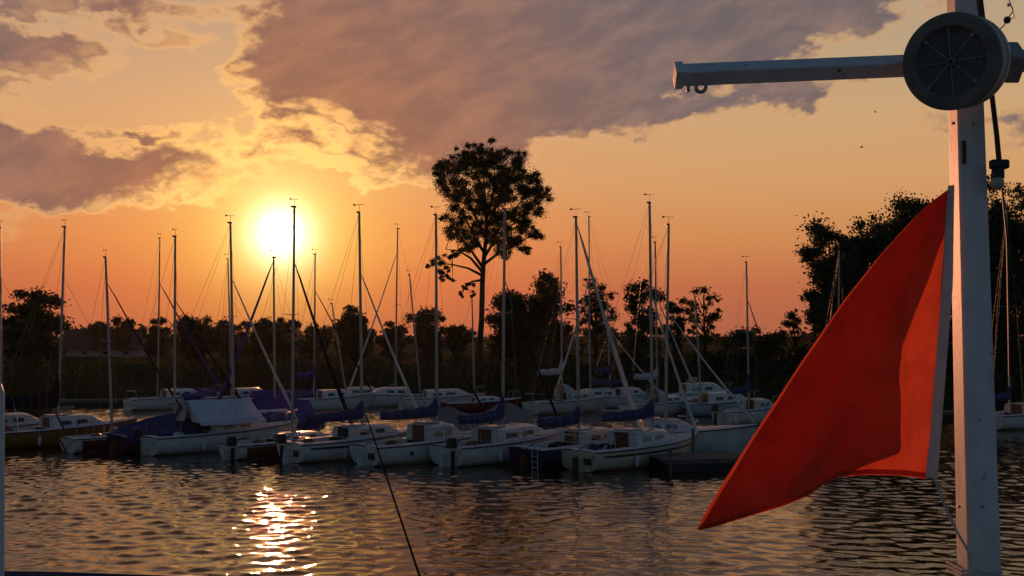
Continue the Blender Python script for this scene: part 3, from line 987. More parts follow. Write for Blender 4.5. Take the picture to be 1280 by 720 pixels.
    if dodger:
        rr = []
        for i in range(6):
            u = i / 5
            x = cab[0] * L + .55 - .85 * u
            h = cabin + .05 + .5 * math.sin(math.pi * (.15 + .4 * u))
            rr.append([Vector((x + .05 * math.cos(q), B * .31 * math.cos(q), sheer(.35) + h * math.sin(q) ** .7)) for q in [math.pi * (.02 + .96 * k / 10) for k in range(11)]])
        d_ = MB().loft(rr, cap=False, closed=False).build('spray_hood', M[dodger], root, smooth=True)
        d_.modifiers.new('thick', 'SOLIDIFY').thickness = .012
    if hoop:
        y = half_beam(.05, B, .78) * .8
        MB().tube([(.9, y * math.cos(q), fb + 1.15 * math.sin(q)) for q in [math.pi * k / 12 for k in range(13)]], .02, 6).build('stern_hoop', M['steel'], root)
    if rudder:
        if raised_rudder:
            MB().box((-.28, .08, .42), (.07, .06, 1.15), Matrix.Rotation(R(-28), 3, 'Y')).build('rudder', M['brown'], root, bevel=.02)
            MB().tube([(-.05, .08, .75), (-.35, .05, 1.3), (-.62, .03, 1.75)], [.045, .04, .03], 6).build('tiller', M['brown'], root)
        else:
            MB().add([(-.05, .025, fb * .75), (-.34, .025, fb * .7), (-.4, .02, -.35), (-.1, .02, -.35), (-.05, -.025, fb * .75), (-.34, -.025, fb * .7), (-.4, -.02, -.35), (-.1, -.02, -.35)],
                     [(0, 1, 2, 3), (7, 6, 5, 4), (0, 4, 5, 1), (1, 5, 6, 2), (2, 6, 7, 3), (3, 7, 4, 0)]).build('rudder', M['white'] if hull in ('white', 'white2') else M['brown'], root, bevel=.01)
            MB().tube([(-.14, 0, fb * .98), (.35, .03, fb + .18), (.85, .06, fb + .2)], [.028, .024, .018], 6).build('tiller', M['brown'], root)
    if outboard:
        y = B * .2 * (1 if outboard is True else outboard)
        m_ = MB().box((-.2, y, fb + .18), (.42, .26, .36), taper=.78)
        om = m_.build('outboard_motor', M['black'], root, bevel=.05)
        MB().box((-.16, y, fb * .35), (.14, .09, fb * 1.0)).build('motor_leg', M['black'], om, bevel=.02)
        MB().tube([(.05, y, fb + .18), (.42, y + .05, fb + .3)], .022, 6).build('steering_arm', M['black'], om)
    if plate:
        y = -B * .2
        MB().box((-.1, y, fb * .52), (.03, .34, .24)).build('transom_plate', M['black'], root)
    if ladder:
        for k_ in range(1):
            l_ = MB()
            y = -B * .22
            l_.tube([(.02, y - .14, fb + .1), (-.16, y - .14, fb), (-.16, y - .14, .02)], .014, 5)
            l_.tube([(.02, y + .14, fb + .1), (-.16, y + .14, fb), (-.16, y + .14, .02)], .014, 5)
            for z in (.1, .3, .5):
                l_.tube([(-.16, y - .14, z), (-.16, y + .14, z)], .014, 5)
            l_.build('boarding_ladder', M['steel'], root)
    for k_ in range(fenders):
        t = .25 + .22 * k_
        y = -(half_beam(t, B, .78) + .08)
        z = sheer(t)
        f_ = MB().ball((t * L, y, z * .45), .085, 8, 6, (1, 1, 2.6)).build('fender', M['fender'], root, smooth=True)
        MB().tube([(t * L, y, z * .45 + .2), (t * L, y + .06, z + .03)], .008, 4).build('fender_line', M['rope'], f_)
    if emblem:
        t = .2
        y = -(half_beam(t, B, .78) + .012)
        MB().add([(t * L - .1, y, fb * .5), (t * L + .12, y, fb * .5), (t * L + .01, y, fb * .78)], [(0, 1, 2)]).build('emblem', M['black'], root)
    bo = Boat(); bo.root = root; bo.Mw = Mw; bo.L = L; bo.B = B; bo.sheer = sheer; bo.fb = fb
    return bo

def tarpaulin(bo, label, mat, t0, t1, ridge, over=.05, drop=.25, name='tarpaulin', group='tarpaulins over moored boats', seed=0):
    """canvas laid over a boat: ridge down the middle, edges hanging over the sheer"""
    r = random.Random(seed)
    rr = []
    n = 15
    for i in range(n):
        u = i / (n - 1)
        t = t0 + (t1 - t0) * u
        b = half_beam(t, bo.B, .78) + over
        z = bo.sheer(t) + .02
        rz_ = ridge(u)
        sec = []
        for k in range(13):
            a = k / 12 * 2 - 1
            s = 1 - abs(a)
            w = .03 * math.sin(u * 19 + a * 7 + seed) + .02 * r.uniform(-1, 1)
            if abs(a) > .86:
                q = (abs(a) - .86) / .14
                p = Vector((t * bo.L, math.copysign(b + .02, a), z - drop * q + w * .6))
            else:
                v = abs(a) / .86
                sagg = (1 - v) + .12 * math.sin(math.pi * v) * -1
                p = Vector((t * bo.L, math.copysign(b * v, a), z + rz_ * max(0, sagg) + w))
            sec.append(p)
        rr.append(sec)
    m = MB(); m.loft(rr, cap=False, closed=False)
    m.add(rr[0], [tuple(range(13))]); m.add(rr[-1], [tuple(range(12, -1, -1))])
    o = m.build(name, M[mat], None, smooth=True)
    o.matrix_world = bo.Mw
    so_ = o.modifiers.new('thick', 'SOLIDIFY'); so_.thickness = .012
    tag(o, label, 'tarpaulin', group)
    return o

# near row, sterns to the viewer
make_boat('boat almost out of frame whose mast lines the picture edge', (-96, 560), 45, mast=(1, 0, 285), cover='bluecover', jib=None, far=True)
make_boat('ochre yellow sailing boat with black sail cover and steel stern hoop', (-14, 562), 45, hull='ochre', mast=(73, 81, 284), cover='blackcover', hoop=True, outboard=True, furl_jib=False, cover_rise=.9, pushpit=True, fenders=1, boom_z=1.75, cover_h=1.7)
make_boat('low dark red sailing boat with raised rudder in front of the ochre one', (86, 566), 44, L=5.6, fb=.6, band='darkred', mast=(141, 132, 322), cabin=.22, boom=False, jib='blackcover', jib_at=.86, jib_r=.05, raised_rudder=True)
b3 = make_boat('navy sailing boat hidden under a blue tarpaulin', (148, 567), 46, L=6.4, hull='navy', mast=(219, 219, 296), cover=None, boom=False, jib='blackcover', jib_at=.66, jib_r=.05, cabin=.3, pulpit=True)
tarpaulin(b3, 'blue tarpaulin stretched over the navy boat beside the tented one', 'bluetarp', .0, .62, lambda u: .35 + .62 * u ** .8, seed=1)
b4 = make_boat('white sailing boat with a white tent and black outboard motor', (184, 569), 43, L=7.4, B=2.35, mast=(292, 288, 279), cover=None, boom=True, jib='spar', jib_at=.72, outboard=True, cabin=.42, windows='amber', rudder=False, boom_z=2.0, fenders=1)
make_boat('small white boat with brown sides and tall mast, moored nearest the sun glitter', (288, 574), 45, L=6.0, fb=.56, band='brown', mast=(366, 368, 259), cover=None, boom=False, jib='blackcover', jib_at=.76, jib_r=.075, cabin=.24, outboard=-1, stripe=None, plate=False)
make_boat('white sailing boat with slim blue cover and open dark companionway', (364, 578), 46, mast=(453, 449, 266), jib='spar', jib_at=.72, plate=True, door='black', cabin=.46, fenders=1, stripe='redstripe', outboard=.9, pushpit=True)
make_boat('white sailing boat with small triangle emblem on its side', (457, 582), 46, mast=(546, 545, 269), plate=True, door='brown', windows='amber', emblem=True, cabin=.62, cab=(.38, .66), seed=3, pushpit=True, jib='blackcover', jib_at=.5, jib_r=.045)
make_boat('white sailing boat with bright mahogany hatch and a dark outboard on its transom', (559, 583), 43, cab=(.3, .8), mast=(629, 631, 262), jib='blackcover', jib_at=.68, jib_r=.045, outboard=-1, door='brown', fenders=1, cover_rise=.8, cabin=.52, seed=5, pushpit=True)
make_boat('navy hulled sailing boat with stern ladder', (660, 586), 45, hull='navy', mast=(723, 720, 272), jib='spar', jib_at=.98, jib_r=.085, ladder=True, door='brown', cabin=.46, seed=8, pushpit=True)
make_boat('cream sailing boat with two curtained side windows beside the jetty', (724, 589), 47, L=6.9, hull='cream', cab=(.33, .7), mast=(816, 812, 254), jib='spar', jib_at=.6, plate=True, windows='amber', door='brown', cabin=.52, stripe='redstripe', fenders=1, furl_jib=True, boom_z=1.78, seed=9, pushpit=True)
make_boat('white sailing boat lying side-on behind the jetty, bow out to open water', (738, 566), 90, L=6.9, fb=.85, hull='white2', cab=(.3, .62), mast=(832, 836, 281), jib='spar', jib_at=.55, jib_r=.04, cover=None, cabin=.48, windows='bluestripe', fenders=2)

bg = make_boat('low mastless boat under grey canvas, squeezed behind the mahogany hatch boat', (538, 560), 60, L=5.4, mast=None, cabin=0, far=True, rudder=False, pulpit=False, name='covered_dinghy')
tarpaulin(bg, 'grey canvas humped over the low boat behind the mahogany hatch boat', 'greycover', .02, .92, lambda u: .75 + .22 * math.sin(u * 11), seed=6)

# tent over the cockpit of the white boat
def boat_tent(bo):
    m = MB()
    x0, x1 = 1.75, 4.75
    rows = []
    for i in range(9):
        u = i / 8
        x = x0 + (x1 - x0) * u
        sag = -.05 * math.sin(math.pi * u)
        sec = []
        for a in range(-6, 7):
            v = abs(a) / 6
            z = 2.12 + sag - .98 * v - .05 * math.sin(math.pi * v) + .012 * math.sin(a * 2.3 + i * 1.7)
            sec.append(Vector((x + (.18 * v if i == 8 else 0), math.copysign(1.12 * v, a) if a else 0, z)))
        rows.append(sec)
    m.loft(rows, cap=False, closed=False)
    o = m.build('boat_tent', M['tent'], None, smooth=True)
    o.matrix_world = bo.Mw
    s = o.modifiers.new('thick', 'SOLIDIFY'); s.thickness = .012
    tag(o, 'white ridge tent pitched over the boat with the black outboard motor', 'tent')
    g = MB(); g.add([(x0 + .05, .95, 1.22), (x0 + .05, .25, 1.25), (x0 + .05, .05, 2.0), (x0 + .05, 0, 2.08)], [(0, 1, 2, 3)])
    g.add([(x0 + .05, -.95, 1.22), (x0 + .05, -.3, 1.25), (x0 + .05, -.05, 2.0), (x0 + .05, 0, 2.08)], [(3, 2, 1, 0)])
    g.build('end_flap', M['whitecover'], o)
boat_tent(b4)

# middle and far row
G2 = 'sailing boats moored in the far row'
b6 = make_boat('sailing boat under a violet tarpaulin, bow turned to the tented boat', (392, 538), -145, L=6.6, mast=(344, 342, 322), cover=None, boom=False, jib='purplecover', jib_at=.98, jib_r=.08, far=True, group=G2)
tarpaulin(b6, 'violet tarpaulin draped over a boat beneath the setting sun', 'purplecover', .05, .62, lambda u: .75 + .25 * math.sin(u * 3), seed=2, over=.12, drop=.5)
b = make_boat('white boat with upright white rudder under a violet foredeck sheet', (161, 513), 52, L=6.4, mast=(197, 200, 298), cover=None, boom=False, jib='purplecover', jib_at=.72, jib_r=.07, far=True, group=G2, pushpit=True)
tarpaulin(b, 'violet sheet over the foredeck of the boat with upright white rudder', 'purplecover', .5, .9, lambda u: .62 - .3 * u, seed=3)
make_boat('white boat with dark cabin glass, half hidden behind the tent', (256, 511), 55, L=5.8, mast=(289, 285, 324), cover=None, boom=False, jib=None, far=True, group=G2, pushpit=True)
b = make_boat('mastless low boat wrapped in violet canvas beyond the tented boat', (312, 512), 62, L=5.0, hull='navy', cabin=0, far=True, group=G2, name='covered_dinghy', rudder=False, pulpit=False)
tarpaulin(b, 'violet canvas wrapping the low mastless boat beyond the tent', 'purplecover', .02, .95, lambda u: .5 - .2 * u, seed=4)
make_boat('white boat with high blue furled sail, beneath the setting sun', (360, 514), 58, L=6.0, mast=(392, 394, 318), cover='purplecover', boom_z=2.2, cover_rise=.7, jib='blackcover', jib_at=.75, jib_r=.06, far=True, group=G2, pushpit=True)
make_boat('small cabin boat with dark red hull and short mast', (416, 508), 70, L=4.6, hull='darkred', mast=(414, 415, 380), cover=None, boom=False, jib=None, far=True, group=G2, cab=(.2, .75), spread=False)
make_boat('white boat with long low coach roof seen side-on before the bank', (505, 512), 72, L=5.6, mast=(509, 512, 344), cover=None, boom=False, jib=None, far=True, group=G2, windows='glass', cab=(.25, .8))
make_boat('white boat with its pale furled jib slanting down to the sun side', (546, 506), -118, L=6.6, mast=(494, 497, 286), cover='whitecover', boom=False, jib='spar', jib_at=.85, jib_r=.055, far=True, group=G2)
bl = make_boat('white decked boat with dark red hull and red lantern on its mast', (557, 516), 66, L=5.2, fb=.6, hull='darkred', mast=(593, 590, 372), cover=None, boom=False, jib=None, far=True, group=G2, cabin=.3, spread=False)
make_boat('white boat with high white furled sail in the far row', (665, 518), 52, L=6.4, dodger='whitecover', hull='white2', cab=(.4, .78), mast=(703, 701, 309), cover='whitecover', boom_z=2.5, cover_rise=.9, jib=None, far=True, group=G2, pushpit=True)
make_boat('white boat with pale jib raking across the twin masts', (798, 508), -122, L=7.0, mast=(738, 736, 271), cover='bluecover', jib='spar', jib_at=.63, jib_r=.06, far=True, group=G2)
make_boat('white boat behind the twin masts with a short slim mast', (742, 510), 58, L=5.6, mast=(763, 759, 375), cover='bluecover', boom_z=2.4, jib='spar', jib_at=.7, jib_r=.05, far=True, group=G2)
make_boat('white boat crowded in behind the tallest mast, with white spray hood', (786, 521), 52, L=6.2, dodger='whitecover', cabin=.36, mast=(822, 819, 303), cover='whitecover', boom_z=2.3, jib='spar', jib_at=.66, jib_r=.06, far=True, group=G2, pushpit=True)
make_boat('white cabin cruiser with windscreen at the back of the marina', (836, 506), 66, L=5.6, mast=None, cabin=.7, cab=(.22, .8), far=True, group='motor cruisers in the marina', name='cabin_cruiser', motor=True, rudder=False, outboard=True)
make_boat('pale blue cabin boat with thin mast, lying before the see-through tree', (858, 520), 70, L=5.2, hull='paleblue', mast=(867, 868, 366), cover=None, boom=False, jib=None, cabin=.6, cab=(.25, .8), far=True, group=G2)
make_boat('white boat with black outboard lying apart on open water', (903, 531), 54, L=5.3, hull='white2', cab=(.42, .72), mast=(936, 933, 328), cover='bluecover', boom_z=1.75, cover_rise=.9, jib='blackcover', jib_at=.75, jib_r=.05, outboard=True, far=True, group=G2, pushpit=True)
make_boat('boat hidden behind the red flag, only its mast showing', (1022, 522), 55, L=6.2, mast=(1047, 1049, 312), cover='bluecover', jib='spar', jib_at=.6, far=True, group=G2)
make_boat('white boat moored at the far side of the flag pole', (1236, 537), 60, L=6.2, mast=(1262, 1258, 262), cover='bluecover', jib=None, far=True, group=G2, windows='glass')

# red lantern on the dark red boat
wp = at_dist(594, 497, (bl.Mw @ Vector((2.5, 0, 0))).y - .05)
l_ = MB().ball((0, 0, 0), .16, 10, 7, (1, 1, 1.2)).build('red_lantern', M['signal'], None, smooth=True, loc=wp)
tag(l_, 'small red lantern hung on the mast of the dark red boat', 'lantern')
c_ = MB().tube([(0, 0, .17), (0, 0, .25)], [.06, .03], 7).build('lantern_cap', M['black'], l_)

# ------------------------------------------------------------------ jetties
def jetty(label, pts, width, h=.42, deckz=.45, posts=()):
    a, b = Vector(pts[0]), Vector(pts[1])
    d = (b - a); L = d.length; rz = math.atan2(d.y, d.x)
    root = empty('jetty', ((a.x + b.x) / 2, (a.y + b.y) / 2, 0), rz)
    tag(root, label, 'jetty', 'jetties')
    db = MB()
    n = max(4, int(L / .22))
    for i in range(n):
        db.box((-L / 2 + (i + .5) * L / n, 0, deckz + random.uniform(-.006, .006)), (L / n * .92, width, .05))
    db.build('planking', M['wood'], root)
    fl = MB().box((0, 0, deckz - .03 - h / 2 - .01), (L * .985, width * .94, h)).build('float', M['black'], root, bevel=.03)
    for sgn in (1, -1):
        MB().box((0, sgn * (width / 2 + .02), deckz - .06), (L, .05, .16)).build('edge_beam', M['wood'], root)
    for (t, s, hh) in posts:
        MB().tube([(-L / 2 + t * L, s * (width / 2 + .12), -.6), (-L / 2 + t * L, s * (width / 2 + .12), hh)], .06, 8).build('mooring_post', M['wood'], root, smooth=True)
p, q = on_plane(822, 592), on_plane(965, 588)
jetty('dark floating jetty at the end of the near row, running behind the flag', ((p.x, p.y + 1.0, 0), (q.x, q.y + 1.0, 0)), 2.0, posts=((.45, 1, 1.35), (.05, -1, .9)))
p, q = on_plane(-120, 508), on_plane(152, 507)
jetty('long pale landing stage under the reeds behind the ochre boat', ((p.x, p.y, 0), (q.x, q.y, 0)), 1.2, deckz=.4)
p, q = on_plane(1120, 524), on_plane(1240, 522)
jetty('landing stage reaching the white boat past the flag pole', ((p.x, p.y, 0), (q.x, q.y, 0)), 1.2, deckz=.4)
p, q = on_plane(330, 510), on_plane(500, 508)
jetty('landing stage behind the far row, under the compact dome tree', ((p.x, p.y + 1.5, 0), (q.x, q.y + 1.5, 0)), 1.1, deckz=.4)

# ------------------------------------------------------------------ the ship the picture is taken from
PD = 3.5  # distance of the flag pole
def P3(px, py, d=PD): return at_dist(px, py, d)

dk = MB().box((.5, 1.2, 2.7), (9, 6.4, .12)).build('ship_deck', M['deckgrey'], None)
tag(dk, 'grey painted deck of the ship below the view', None, kind='structure')

def flag_pole():
    base_c = P3(1228, 718)
    x_top, x_bot = P3(1216, 140).x, P3(1232, 718).x
    zt, zb = P3(1216, -70).z, 2.76
    z140, z718 = P3(1216, 140).z, P3(1232, 718).z
    sl_ = (x_top - x_bot) / (z140 - z718)
    fx = lambda z: x_bot + (z - z718) * sl_
    root = empty('flag_pole', (fx(zb), PD + .05, zb))
    tag(root, 'square white painted pole with a cross arm, holding the fan and flag', 'pole')
    hw = lambda z: .0535 - .0062 * (z - z718)
    def rings(zs):
        out = []
        for z in zs:
            w = hw(z); c = w * .16
            x = fx(z) - fx(zb)
            out.append([Vector((x + a, b, z - zb)) for a, b in ((-w + c, -w), (w - c, -w), (w, -w + c), (w, w - c), (w - c, w), (-w + c, w), (-w, w - c), (-w, -w + c))])
        return out
    MB().loft(rings([zb, 3.6, 4.2, 4.8, 5.4, zt])).build('mast_tube', M['polepaint'], root, bevel=.006)
    # small cleat / keyhole slot beside the flag
    z = P3(1200, 190).z
    MB().box((fx(z) - fx(zb) - hw(z) + .012, -hw(z) - .004, z - zb), (.012, .012, .075)).build('slot_cover', M['black'], root)
    for (bx, by) in ((1200, 150), (1226, 150), (1206, 636), (1236, 636)):
        q = P3(bx, by, PD - .05)
        MB().tube([(q.x - fx(zb), -hw(q.z) + .001, q.z - zb), (q.x - fx(zb), -hw(q.z) - .007, q.z - zb)], .0052, 6).build('bolt', M['greymetal'], root)
    # cross arm, set edge-up
    y0 = PD + .02
    a, b = P3(848, 94, y0) , P3(1330, 74, y0)
    a = Vector((a.x, y0, a.z)); b = Vector((b.x, y0, b.z))
    org = Vector((fx(zb), PD + .05, zb))
    s = .0395
    ring = lambda p, s: [p - org + Vector((0, -s, 0)), p - org + Vector((0, 0, s)), p - org + Vector((0, s, 0)), p - org + Vector((0, 0, -s))]
    arm = MB().loft([ring(a, s), ring(b, s)]).build('cross_arm', M['polepaint'], root, bevel=.005)
    d = (b - a).normalized()
    MB().loft([ring(a - d * .013, s * .9), ring(a - d * .012, s * 1.16), ring(a + d * .012, s * 1.16), ring(a + d * .016, s * 1.0)]).build('end_cap', M['polepaint'], arm)
    e = P3(876, 109, y0) - org
    MB().torus((e.x, y0 - org.y, e.z), (.25, 1, 0), .016, .0065, 20, 8).build('eye_ring', M['greymetal'], arm, smooth=True)
    e = P3(860, 110, y0) - org
    MB().box((e.x, y0 - org.y, e.z + .002), (.012, .02, .03)).build('hook', M['greymetal'], arm, bevel=.003)
    c0 = P3(1264, 78, y0) - org
    MB().box((c0.x + .0, y0 - org.y - .0, c0.z), (.05, .1, .1), Matrix.Rotation(R(45), 3, 'X')).build('arm_clamp', M['greymetal'], arm, bevel=.006)
flag_pole()

def fan():
    fd = PD - .16
    c = P3(1189, 77, fd)
    toc = (Vector((0, 0, CAMH)) - c).normalized()
    # the drum is turned a little further from the viewer than the line of sight
    side = Vector((0, 0, 1)).cross(toc).normalized()
    n = (toc + side * -.32 + Vector((0, 0, .05))).normalized()
    root = empty('round_fan', c)
    tag(root, 'round grey ventilator fan with wire guard fixed high on the flag pole', 'fan')
    rt = n.to_track_quat('Z', 'Y').to_matrix()
    T = lambda x, y, z: rt @ Vector((x, y, z))
    ro = 61 * fd / F
    def lathe(prof, seg=64):
        m = MB(); rings = []
        for (r_, z_) in prof:
            rings.append([T(r_ * math.cos(2 * math.pi * k / seg), r_ * math.sin(2 * math.pi * k / seg), z_) for k in range(seg)])
        m.loft(rings, cap=False)
        return m
    lathe([(ro * .70, -.012), (ro * .715, .006), (ro * .74, .011), (ro * .955, .013), (ro * .985, .011), (ro, .004), (ro, -.012), (ro * .975, -.02)]).build('front_ring', M['greyplastic'], root, smooth=True)
    lathe([(ro * .965, -.018), (ro * .95, -.02), (ro * .95, -.085), (ro * .975, -.087), (ro * .975, -.105), (ro * .94, -.112), (0.001, -.112)]).build('drum', M['greyplastic2'], root, smooth=True)
    lathe([(ro * .72, -.02), (0.001, -.022)]).build('back_plate', M['fanback'], root)
    g = MB()
    for i in range(17):
        r_ = ro * (.14 + .56 * i / 16)
        g.torus((0, 0, 0), n, r_, .001, 56, 5)
    gr = g.build('wire_guard', M['greymetal'], root)
    for k in range(8):
        a = math.pi / 4 * k
        MB().tube([T(ro * .1 * math.cos(a), ro * .1 * math.sin(a), .003), T(ro * .73 * math.cos(a), ro * .73 * math.sin(a), .006)], .0016, 6).build('guard_spoke', M['greymetal'], root)
    for k in range(4):
        a = math.pi / 4 + math.pi / 2 * k
        MB().tube([T(ro * .66 * math.cos(a), ro * .66 * math.sin(a), .002), T(ro * .66 * math.cos(a), ro * .66 * math.sin(a), .009)], .006, 10).build('screw', M['greymetal'], root)
    MB().tube([T(0, 0, -.01), T(0, 0, .008)], [.017, .015], 20).build('hub', M['greyplastic'], root)
    MB().box(T(0, 0, .009), (.01, .01, .004), rt).build('hub_mark', M['black'], root)
    MB().box(T(ro * .3, 0, -.13), (.06, .05, .05), rt).build('bracket', M['greymetal'], root)
fan()

def flag():
    m = bpy.data.materials.new('red flag cloth')
    m.use_nodes = True
    t = m.node_tree; N = NT(t)
    b = t.nodes['Principled BSDF']
    tc = N.new('ShaderNodeTexCoord')
    w1 = N.new('ShaderNodeTexWave', wave_type='BANDS', bands_direction='Z'); N.put(w1.inputs['Vector'], tc.outputs['Object']); w1.inputs['Scale'].default_value = 160
    w2 = N.new('ShaderNodeTexWave', wave_type='BANDS', bands_direction='X'); N.put(w2.inputs['Vector'], tc.outputs['Object']); w2.inputs['Scale'].default_value = 160
    nz = N.noise(tc.outputs['Object'], 9, 5, .6)
    cc = N.mix(N.smooth(nz.outputs[0], .3, .75), (.62, .09, .04, 1), (.5, .062, .032, 1))
    N.put(b.inputs['Base Color'], cc); b.inputs['Roughness'].default_value = .8; b.inputs['Specular IOR Level'].default_value = .15
    bp = N.new('ShaderNodeBump'); bp.inputs['Strength'].default_value = .12; bp.inputs['Distance'].default_value = .002
    N.put(bp.inputs['Height'], N.math('ADD', w1.outputs['Fac'], w2.outputs['Fac']))
    cr = N.noise(N.vmath('MULTIPLY', tc.outputs['Object'], (9, 9, 2.2)), 1.6, 4, .55, .8)
    bp2 = N.new('ShaderNodeBump'); bp2.inputs['Strength'].default_value = .9; bp2.inputs['Distance'].default_value = .02
    N.put(bp2.inputs['Height'], cr.outputs[0]); N.put(bp2.inputs['Normal'], bp.outputs[0])
    N.put(b.inputs['Normal'], bp2.outputs[0])
    tr = N.new('ShaderNodeBsdfTranslucent'); N.put(tr.inputs[0], cc); N.put(tr.inputs['Normal'], bp2.outputs[0])
    mx = N.new('ShaderNodeMixShader'); mx.inputs[0].default_value = .55
    t.links.new(b.outputs[0], mx.inputs[1]); t.links.new(tr.outputs[0], mx.inputs[2]); t.links.new(mx.outputs[0], t.nodes['Material Output'].inputs[0])
    top = P3(1187, 236, PD - .02)
    root = empty('red_flag', top)
    tag(root, 'plain red flag hanging limp from the white pole, folded over on itself', 'flag')
    def interp(P, u):
        # P: list of (u, x, y)
        for i in range(len(P) - 1):
            if u <= P[i + 1][0]:
                f = (u - P[i][0]) / (P[i + 1][0] - P[i][0]); f2 = f * f * (3 - 2 * f) * .0 + f
                return P[i][1] + (P[i + 1][1] - P[i][1]) * f2, P[i][2] + (P[i + 1][2] - P[i][2]) * f2
        return P[-1][1], P[-1][2]
    fold = [(0, 1186, 236), (.06, 1163, 253), (.12, 1143, 272), (.25, 1101, 318), (.4, 1056, 374), (.55, 1004, 449), (.7, 955, 524), (.85, 907, 598), (.95, 881, 642), (1, 871, 662)]
    hoist = [(0, 1186, 237), (.3, 1178, 350), (.6, 1168, 470), (.8, 1161, 560), (1, 1158, 597)]
    bottom = [(0, 1158, 597), (.12, 1122, 593), (.25, 1084, 592), (.38, 1046, 595), (.46, 1030, 604), (.54, 1010, 618), (.64, 980, 631), (.8, 930, 646), (.92, 890, 658), (1, 871, 662)]
    # front sheet: from hoist (u=0) to fold (u=1), v down
    nu, nv = 44, 60
    rows = []
    for j in range(nv + 1):
        v = j / nv
        hx, hy = interp(hoist, v)
        fx_, fy_ = interp(fold, v)
        row = []
        for i in range(nu + 1):
            u = i / nu
            bx, by = interp(bottom, u)
            # Coons-like blend between hoist, fold and lower hem (the head is a point)
            x = hx + (fx_ - hx) * u
            y = hy + (fy_ - hy) * u
            lx = 1158 + (871 - 1158) * u; ly = 597 + (662 - 597) * u
            k = v ** 2.2
            x += (bx - lx) * k; y += (by - ly) * k
            dep = .022 * math.sin(u * 7.5 + v * 2.0) * u * v + .03 * math.sin(u * 3.1 - v * 3.0) * v * (1 - .3 * u) + .012 * math.sin(u * 15 + v * 4) * v * u
            dep += -.045 * math.exp(-((u - .5 - .1 * (1 - v)) / .11) ** 2) * max(0, v - .3) * 1.4
            dep += .05 * u * v
            dep += .032 * math.sin(u * 13 + 1.5 * v + .6 * math.sin(v * 6)) * v * (.35 + .65 * u)
            dep += .006 * math.sin(u * 31 + 5 * math.sin(v * 5)) * v * (1 - u) + .004 * math.sin((u * 1.2 + v) * 38) * u * v
            row.append(P3(x, y, PD - .03 + dep) - top)
        rows.append(row)
    MB().loft(rows, cap=False, closed=False).build('front_cloth', m, root, smooth=True)
    # folded-back sheet behind it
    inner = [(0, 1184, 250), (.15, 1172, 290), (.3, 1152, 340), (.45, 1128, 392), (.58, 1111, 430), (.66, 1107, 470), (.78, 1107, 520), (.86, 1106, 556), (.875, 1098, 563), (.9, 1056, 570), (.925, 1022, 590), (.95, 985, 610), (.975, 936, 629), (1, 878, 655)]
    rows2 = []
    for j in range(nv + 1):
        v = j / nv
        ix, iy = interp(inner, v)
        fx_, fy_ = interp(fold, v)
        row = []
        for i in range(17):
            u = i / 16
            x, y = fx_ + (ix - fx_) * u, fy_ + (iy - fy_) * u
            dep = .05 * v + .035 * math.sin(math.pi * u) * v + .02 * u * v + .014 * math.sin(u * 8 + v * 5) * v * u
            # meet the front sheet along the fold
            uu = 1 - u * .0
            d0 = .022 * math.sin(7.5 + v * 2.0) * v + .03 * math.sin(3.1 - v * 3.0) * v * .7 + .012 * math.sin(15 + v * 4) * v
            row.append(P3(x, y, PD - .03 + d0 * (1 - u) + dep + .03 * u) - top)
        rows2.append(row)
    MB().loft(rows2, cap=False, closed=False).build('folded_cloth', m, root, smooth=True)
    # doubled hem along the lower edge
    hem = []
    hr = rows[-1]
    for i in range(nu + 1):
        p = hr[i]; up = (rows[-2][i] - p).normalized()
        hem.append([p + Vector((0, -.004, -.003)), p + up * .016 + Vector((0, -.004, 0))])
    MB().loft(hem, cap=False, closed=False).build('hem', m, root, smooth=True)
    # white hoist band
    hb = []
    for j in range(31):
        v = j / 30
        hx, hy = interp(hoist, v)
        wv = 7 + 7 * min(1, v * 3)
        a = P3(hx - 1, hy - 5 * (1 - v), PD - .034) - top
        b = P3(hx + wv, hy - 8 * (1 - v) + 2, PD - .03) - top
        c_ = P3(hx + wv, hy - 8 * (1 - v) + 2, PD - .022) - top
        d = P3(hx - 1, hy - 5 * (1 - v), PD - .022) - top
        hb.append([a, b, c_, d])
    MB().loft(hb).build('hoist_band', M['whitecover'], root, smooth=False)
flag()

# halyard from the flag's lower corner to the pole
pts = [P3(1169, 600, PD - .028), P3(1180, 630, PD - .03), P3(1196, 664, PD - .045), P3(1211, 690, PD - .07), P3(1214, 712, PD - .068)]
h_ = MB().tube(pts, .0042, 7).build('halyard', M['rope'], None, smooth=True)
tag(h_, 'thin white line tying the lower corner of the red flag to the pole', 'rope')
wr = MB()
for k in range(3):
    z = P3(1225, 713 + k * 5, PD).z
    xw = P3(1225, 700, PD).x
    s = .062
    wr.tube([(xw - s, PD - .005 - .013, z + .004), (xw + s, PD - .018, z - .004), (xw + s, PD + .115, z), (xw - s, PD + .115, z + .003), (xw - s, PD - .018, z + .004)], .004, 6)
wo = wr.build('lashing', M['rope'], h_)

